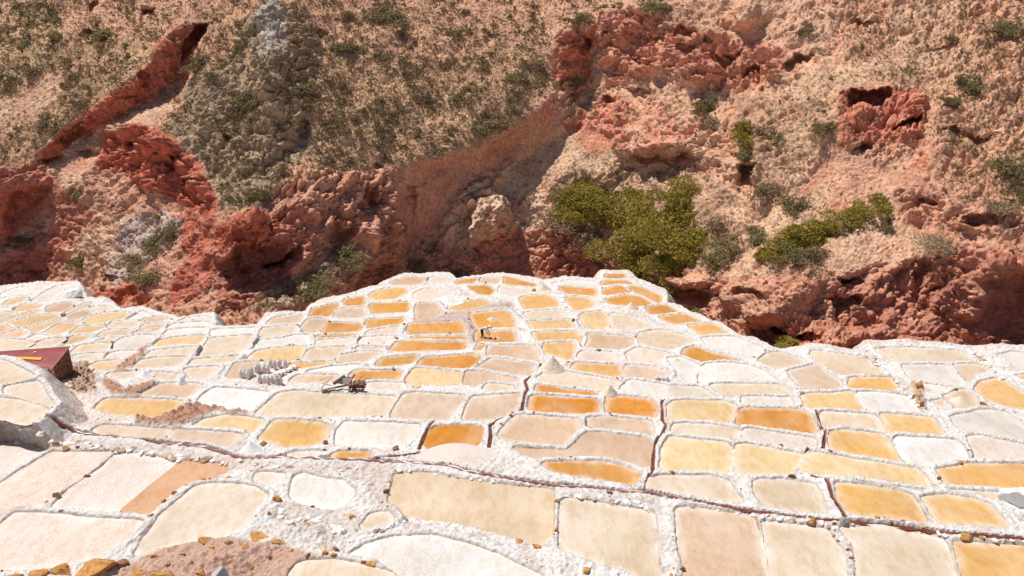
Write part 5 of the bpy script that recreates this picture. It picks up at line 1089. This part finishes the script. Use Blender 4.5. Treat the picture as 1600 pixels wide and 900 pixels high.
SACK = [(408, 599, 0), (414.2, 599.5, 0), (420.6, 600, 0), (427, 600, 0), (433, 600.5, 0), (439, 600, 0), (400, 583, 0), (406.6, 582.5, 0), (413.4, 582.5, 0), (419.5, 583, 0), (377.5, 590, 0), (382.5, 591, 0), (387, 592, 0), (391, 590, 0), (395, 587.5, 0), (431, 588, 1), (436, 586, 1), (441.5, 584, 1), (447, 581, 1), (452, 580, 1), (456, 577, 1), (431, 577, 0), (438, 576, 0), (445, 576, 0), (425, 575, 0), (1027, 594, 0), (1032, 594.5, 0), (1037, 595, 0), (1042, 595.5, 0)]
sk_ = []
for i, (x, y, ly) in enumerate(SACK):
    P, t = ground(x, y - 1.5); a = t / F; w_ = 3.3 * a; hh_ = 13.5 * a * (1 if x < 900 else .55)
    e = empty('salt_sack', tuple(P - [0, 0, .03])); e.scale = (w_, w_, hh_); e.rotation_euler = (.0, (1.15 if ly else rng.uniform(-.06, .06)), (-.9 if ly else rng.uniform(-.5, .5)))
    if ly: e.location[2] += w_ * .8
    b_ = link('sack_body', sbody[i % 2], e); t_ = link('sack_top', stop_[i % 2], e)
    row = 'lying white-topped' if ly else 'upright'; tag(e, None, 'sack', 'filled salt sacks'); sk_.append((e, f'{row} salt sack', x, y))
    nm = ('front row of sacks' if y > 596 else 'left diagonal row' if x < 397 else 'lying row at right' if ly else 'back row of sacks') if x < 900 else 'low row beyond the orange pans'
    e['label'] = ''
    sk_[-1] = (e, row, nm, x)
rows_ = {}
for e, row, nm, x in sk_: rows_.setdefault(nm, []).append((x, e, row))
OR = ['first', 'second', 'third', 'fourth', 'fifth', 'sixth', 'seventh', 'eighth']
for nm, l in rows_.items():
    l.sort(key=lambda q: q[0])
    for i, (x, e, row) in enumerate(l): e['label'] = f'{row} filled salt sack, {OR[i]} from left in the {nm}'

# ---------------------------------------------------------------- pile of planks beside a stone block
P, t = ground(536, 607); a = t / F; mw = simple('weathered_wood', (.33, .19, .13), .85, .3, 12, .01); mg = simple('grey_board', (.46, .38, .34), .85, .2, 10, .01); md = simple('dark_board', (.07, .05, .045), .9, .3, 10, .01)
def L2(x, y, dy=0.0): return Vector((P[0] + (490 + x / 13.33 - 536) * a, P[1] + dy, P[2] + (607 - (560 + y / 13.33)) * a * 1.04))
WOOD = [((180, 612), (750, 560), .10, mw, 0, 'long reddish plank lying along the front of the plank pile', 'plank'), ((430, 505), (640, 405), .16, md, .25, 'dark board slanting at the middle of the plank pile', 'board'), ((760, 500), (855, 355), .07, md, .15, 'dark plank leaning up to the right in the plank pile', 'plank'),
        ((740, 505), (1220, 385), .045, mw, -.1, 'long thin pole sticking out right over the stone block', 'pole'), ((930, 430), (1110, 335), .035, mw, .2, 'short thin stick above the stone block', 'stick'), ((140, 440), (340, 430), .035, mw, .3, 'thin level stick at upper left of the plank pile', 'stick'), ((170, 590), (400, 395), .05, mw, .1, 'stick rising to the right at the left end of the plank pile', 'stick'), ((235, 455), (370, 575), .05, mg, -.05, 'short grey stick crossing the left end of the plank pile', 'stick'), ((960, 520), (990, 370), .03, md, 0, 'short upright stick behind the stone block', 'stick')]
for A_, B_, th, mt, dy, lb, ct in WOOD:
    p0, p1 = L2(*A_, dy - .25), L2(*B_, dy + .25); mb = MB(); d = (p1 - p0); c = (p0 + p1) / 2; Mx = d.to_track_quat('X', 'Z').to_matrix()
    mb.box((0, 0, 0), (d.length, th * 1.6, th * .6), Mx) if ct in ('plank', 'board') else mb.tube([-d / 2, Vector((0, 0, .02)), d / 2], [th * .55, th * .5, th * .35], 7)
    o = mb.build(ct, mt); o.location = c; tag(o, lb, ct)
mb = MB(); pts = [(470, 545), (620, 415), (750, 360), (845, 380), (745, 515)]; q = [L2(*p, .35 - .1 * i) for i, p in enumerate(pts)]; c = sum(q, Vector()) / 5; n5 = len(q)
mb.add([v - c for v in q] + [v - c + Vector((0, .05, -.05)) for v in q], [tuple(range(n5)), tuple(range(n5, 2 * n5))[::-1]] + [(i, n5 + i, n5 + (i + 1) % n5, (i + 1) % n5) for i in range(n5)])
o = mb.build('board', mg); o.location = c; tag(o, 'wide grey board leaning at the centre of the plank pile', 'board')
c = L2(900, 640, .1); e = empty('stone_block', tuple(c)); tag(e, 'squat brown block of stacked stones at the right of the plank pile', 'stone block'); k_ = 0
for lay in range(4):
    for i in range(5):
        for f_ in (0, 1):
            sx = 1.35 / 5; o = link('stone', rm['brown' if (i + lay) % 3 else 'redrock'][(i + lay) % 5], e); o.location = ((i - 2 + .5 * (lay % 2) * .5) * sx * .82, (f_ - .5) * .4, .07 + lay * .145); o.scale = (.15, .2, .09); o.rotation_euler = (0, 0, i * .7)

# ---------------------------------------------------------------- shed
def fp(px, py, t): return Vector(CAM + rays(px, py) * t)
t0 = 52.5
mroof = simple('maroon_corrugated_roofing', (.30, .065, .065), .6, .2, 1.5, .0); myel = simple('yellow_roof_panel', (.80, .42, .03), .5, .05, 3, 0); madobe = simple('adobe', (.56, .37, .22), .9, .15, 3, .02); mfasc = simple('pale_fascia', (.60, .42, .38), .8, .1, 5, 0)
FR, BR, BL, FL = fp(78, 578, t0), fp(108, 541, t0 + 3.4), fp(-60, 553, t0 + 3.2), fp(-60, 558, t0 + 1.2)
sh = empty('shed', tuple(FR - Vector((0, 0, 1.6)))); tag(sh, 'low shed with maroon corrugated roof and brown stone gable at left', 'shed'); bas = Vector(sh.location)
nv = 120; mb = MB(); vs = []
for i in range(nv + 1):
    u = i / nv; f = FL.lerp(FR, u); b = BL.lerp(BR, u); w = .028 * math.sin(i * math.pi / 1.5) + .0; up = (FR - FL).cross(BR - FR).normalized() * w
    for k in range(5): vs.append(f.lerp(b, k / 4) + up - bas)
for i in range(nv + 1):
    for k in range(5): vs.append(Vector(vs[i * 5 + k]) - Vector((0, 0, .03)))
N5 = (nv + 1) * 5; fs = []
for i in range(nv):
    for k in range(4): a_ = i * 5 + k; fs.append((a_, a_ + 5, a_ + 6, a_ + 1)); fs.append((N5 + a_, N5 + a_ + 1, N5 + a_ + 6, N5 + a_ + 5))
    fs.append((i * 5, N5 + i * 5, N5 + i * 5 + 5, i * 5 + 5)); fs.append((i * 5 + 4, i * 5 + 9, N5 + i * 5 + 9, N5 + i * 5 + 4))
roof = mb.add(vs, fs).build('roof', mroof, sh, True)
def on_roof(u, v, h=.05): 
    n = (FR - FL).cross(BR - FR).normalized(); n = n if n.z > 0 else -n; return FL.lerp(FR, u).lerp(BL.lerp(BR, u), v) + n * h - bas
def uv_of(px, py):
    d_ = rays(px, py); n = (FR - FL).cross(BR - FR); tt = n.dot(FR - Vector(CAM)) / n.dot(Vector(d_)); p = Vector(CAM + d_ * tt)
    best = min(((on_roof(i / 60, j / 24, 0) + bas - p).length, i / 60, j / 24) for i in range(61) for j in range(25)); return best[1], best[2]
def patch(name, corners, mt, h):
    q = [on_roof(*uv_of(*c), h) for c in corners]; dn = Vector((0, 0, -.04)); mb = MB().add(q + [v + dn for v in q], [(0, 1, 2, 3), (7, 6, 5, 4), (0, 4, 5, 1), (1, 5, 6, 2), (2, 6, 7, 3), (3, 7, 4, 0)]); return mb.build(name, mt, roof)
patch('translucent_panel', [(21, 559), (63, 563), (68, 558), (28, 555)], myel, .07)
patch('patch', [(17, 567), (20, 567), (22, 563), (19, 563)], mfasc, .06); patch('patch', [(30, 565), (38, 566), (37, 564.5), (30, 564)], mfasc, .06); patch('patch', [(52, 549), (57, 547.5), (56, 546), (53, 547)], mfasc, .06)
down = Vector((0, 0, -2.6))
mb = MB(); ins_ = Vector((0, .12, -.06)); A1, A2 = FR + ins_, FL + ins_; mb.add([v - bas for v in (A2, A1, A1 + down, A2 + down, A2 + Vector((0, .3, 0)), A1 + Vector((-.02, .3, 0)), A1 + down + Vector((0, .3, 0)), A2 + down + Vector((0, .3, 0)))], [(0, 3, 2, 1), (4, 5, 6, 7), (0, 1, 5, 4), (1, 2, 6, 5)]).build('front_wall', madobe, sh)
B1 = BR + Vector((-.06, 0, -.08)); A1 = FR + Vector((-.03, .1, -.08)); gw = link('gable_wall', None, sh) if False else MB().add([v - bas for v in (A1, B1, B1 + down, A1 + down, A1 + Vector((-.3, 0, 0)), B1 + Vector((-.3, 0, 0)), B1 + down + Vector((-.3, 0, 0)), A1 + down + Vector((-.3, 0, 0)))], [(0, 3, 2, 1), (4, 5, 6, 7), (0, 1, 5, 4), (1, 2, 6, 5), (0, 4, 7, 3)]).build('gable_wall', M['brown'], sh)
for i in range(13):
    for j in range(15):
        u = (i + .5 + .5 * (j % 2)) / 13.6; top = A1.lerp(B1, u); z = -.1 - j * .16
        o = link('stone', rm['brown' if rng.random() < .6 else ('ochre' if rng.random() < .4 else 'tanrock')][int(rng.integers(5))], gw); o.location = top + Vector((.01, 0, z)) - bas; o.scale = (.09, .14, .075); o.rotation_euler = (0, 0, math.atan2((B1 - A1).y, (B1 - A1).x) - math.pi / 2)
mb = MB(); mb.tube([FR - bas + Vector((.02, 0, -.05)), BR - bas + Vector((.02, 0, -.05))], .06, 6); mb.build('gable_board', simple('rusty_edge_board', (.42, .2, .1), .8, .2, 5, .01), sh)
p = fp(48, 576, t0 - .05); q_ = fp(75, 577.5, t0 - .1); mb = MB(); dd_ = Vector((0, 0, -.42)); mb.add([v - bas for v in (p, q_, q_ + dd_ * .9, p + dd_, p + Vector((0, .12, 0)), q_ + Vector((0, .12, 0)), q_ + dd_ * .9 + Vector((0, .12, 0)), p + dd_ + Vector((0, .12, 0)))], [(0, 3, 2, 1), (4, 5, 6, 7), (0, 1, 5, 4), (3, 7, 6, 2), (1, 2, 6, 5), (0, 4, 7, 3)]).build('eave_panel', mroof, sh)
MB().box((p + (q_ - p) * .5) - bas + Vector((0, -.03, -.02)), ((q_ - p).length, .05, .09)).build('eave_trim', mfasc, sh); MB().box((p + (q_ - p) * .45) - bas + Vector((0, -.03, -.26)), ((q_ - p).length * .85, .05, .08)).build('eave_trim', mfasc, sh)
# fallen stones beside the gable
for i in range(70):
    x, y = rng.uniform(104, 150), rng.uniform(572, 612); 
    if x < 112 and y < 590: continue
    Pg, tg = ground(x, y); r = rng.uniform(1.2, 3.2) * tg / F; mk = ['brown', 'ochre', 'tanrock', 'tanrock', 'redrock'][i % 5]; o = link('fallen_stone', rm[mk][i % 5]); o.location = Pg + [0, 0, r * .3]; o.scale = (r * 1.2, r, r * .8); o.rotation_euler = (rng.uniform(-.5, .5), 0, rng.uniform(0, 6)); tag(o, 'fallen wall stone in the rubble at the foot of the shed gable', 'stone', 'rubble stones beside the shed')

# ---------------------------------------------------------------- the worker
def person():
    P, t = ground(753, 529.5); J = []; Ed = []; Rd = []
    def jt(p, r, par=None):
        J.append(p); Rd.append(r if isinstance(r, tuple) else (r, r)); 
        if par is not None: Ed.append((par, len(J) - 1))
        return len(J) - 1
    pel = jt((0, 0, .88), (.13, .15)); w_ = jt((.13, 0, .98), (.12, .14), pel); ch = jt((.34, 0, 1.06), (.13, .17), w_); nk = jt((.48, 0, 1.09), .06, ch); hd = jt((.56, 0, 1.10), (.085, .075), nk); ht = jt((.68, 0, 1.06), (.09, .08), hd)
    for s in (-1, 1):
        hp = jt((.0, .10 * s, .84), .095, pel); kn = jt((.09, .13 * s, .47), .06, hp); an = jt((-.05 + .1 * (s > 0), .14 * s, .09), .04, kn); to = jt((.11 + .1 * (s > 0), .16 * s, .04), (.035, .045), an)
        shd = jt((.36, .19 * s, 1.04), .062, ch); el = jt((.46, .23 * s, .78), .045, shd); wr_ = jt((.60, .15 * s, .57), .027, el); pa = jt((.65, .13 * s, .52), (.035, .022), wr_)
        for f_ in range(4):
            f1 = jt((.685 + .004 * f_, (.10 + .016 * f_) * s, .475 - .004 * abs(f_ - 1)), .009, pa); f2 = jt((.675, (.10 + .016 * f_) * s, .445), .008, f1)
        th_ = jt((.64, .09 * s, .49), .010, pa); jt((.655, .075 * s, .46), .009, th_)
    me = bpy.data.meshes.new('body'); me.from_pydata(J, Ed, []); o = bpy.data.objects.new('body', me); COL.objects.link(o)
    sk = o.modifiers.new('skin', 'SKIN'); ss = o.modifiers.new('sub', 'SUBSURF'); ss.levels = ss.render_levels = 2
    for v, r in zip(me.skin_vertices[0].data, Rd): v.radius = r
    me.skin_vertices[0].data[0].use_root = True
    bpy.context.view_layer.update(); dg = bpy.context.evaluated_depsgraph_get(); nm_ = bpy.data.meshes.new_from_object(o.evaluated_get(dg)); bpy.data.objects.remove(o)
    root = empty('person', tuple(P), math.radians(-12)); root.scale = (1.12,) * 3; tag(root, 'worker bending over the raked salt in the amber pans, pale shirt and hat', 'person')
    skin = simple('skin', (.30, .16, .10), .6, .05, 9, 0); shirt = simple('pale_shirt', (.55, .57, .55), .9, .1, 20, .004); trs = simple('dark_trousers', (.018, .02, .028), .9, .2, 20, .004); hat = simple('straw_hat', (.78, .72, .62), .8, .05, 20, .004)
    for m in (skin, shirt, trs): nm_.materials.append(m)
    for p in nm_.polygons:
        c = p.center; p.use_smooth = True
        arm = abs(c.y) > .11 and c.x > .38 and c.z < .98
        if c.z > .94 and c.x < .50 or (arm and c.z > .68): p.material_index = 1
        elif (c.z < .95 and c.x < .30 and c.z > .12): p.material_index = 2
        else: p.material_index = 0
    b = link('body', nm_, root)
    mb = MB(); prof = [(0, .19, .19), (.015, .195, .195), (.025, .10, .10), (.09, .09, .09), (.12, .05, .05)]; mb.add(*lathe(prof, 16, 0)); h_ = mb.build('hat', hat, root, True); h_.location = (.70, 0, 1.15); h_.rotation_euler = (0, .7, 0)
    mb = MB(); mb.add(*lathe([(-.05, .05, .05), (0, .088, .08), (.05, .088, .08), (.09, .04, .04)], 12, .02)); hr = mb.build('hair', simple('dark_hair', (.02, .015, .012), .7, .1, 9, 0), root, True); hr.location = (.64, 0, 1.12); hr.rotation_euler = (0, 1.0, 0)
    for s in (-1, 1):
        mb = MB(); mb.add(*lathe([(0, .07, .045), (.03, .085, .05), (.06, .06, .045)], 10, 0)); so_ = mb.build('shoe', trs, root, True); so_.location = (.05 + .1 * (s > 0), .15 * s, 0); so_.scale = (1.7, 1, 1)
    face = MB(); face.add(*lathe([(0, .012, .012), (.02, .008, .008)], 6, 0)); nose = face.build('nose', skin, root, True); nose.location = (.74, 0, 1.0); nose.rotation_euler = (0, 2.4, 0)
    tool = MB(); tool.tube([(.55, .02, .75), (.82, .0, .10)], .014, 7); tl = tool.build('rake_handle', mw); bl = MB().box((.84, 0, .06), (.05, .42, .09)); 
    te_ = empty('salt_rake', tuple(P), math.radians(-12)); tag(te_, 'wooden salt rake held down to the pan by the bent worker', 'rake'); tl.parent = te_; bl.build('rake_blade', mw, te_)
person()
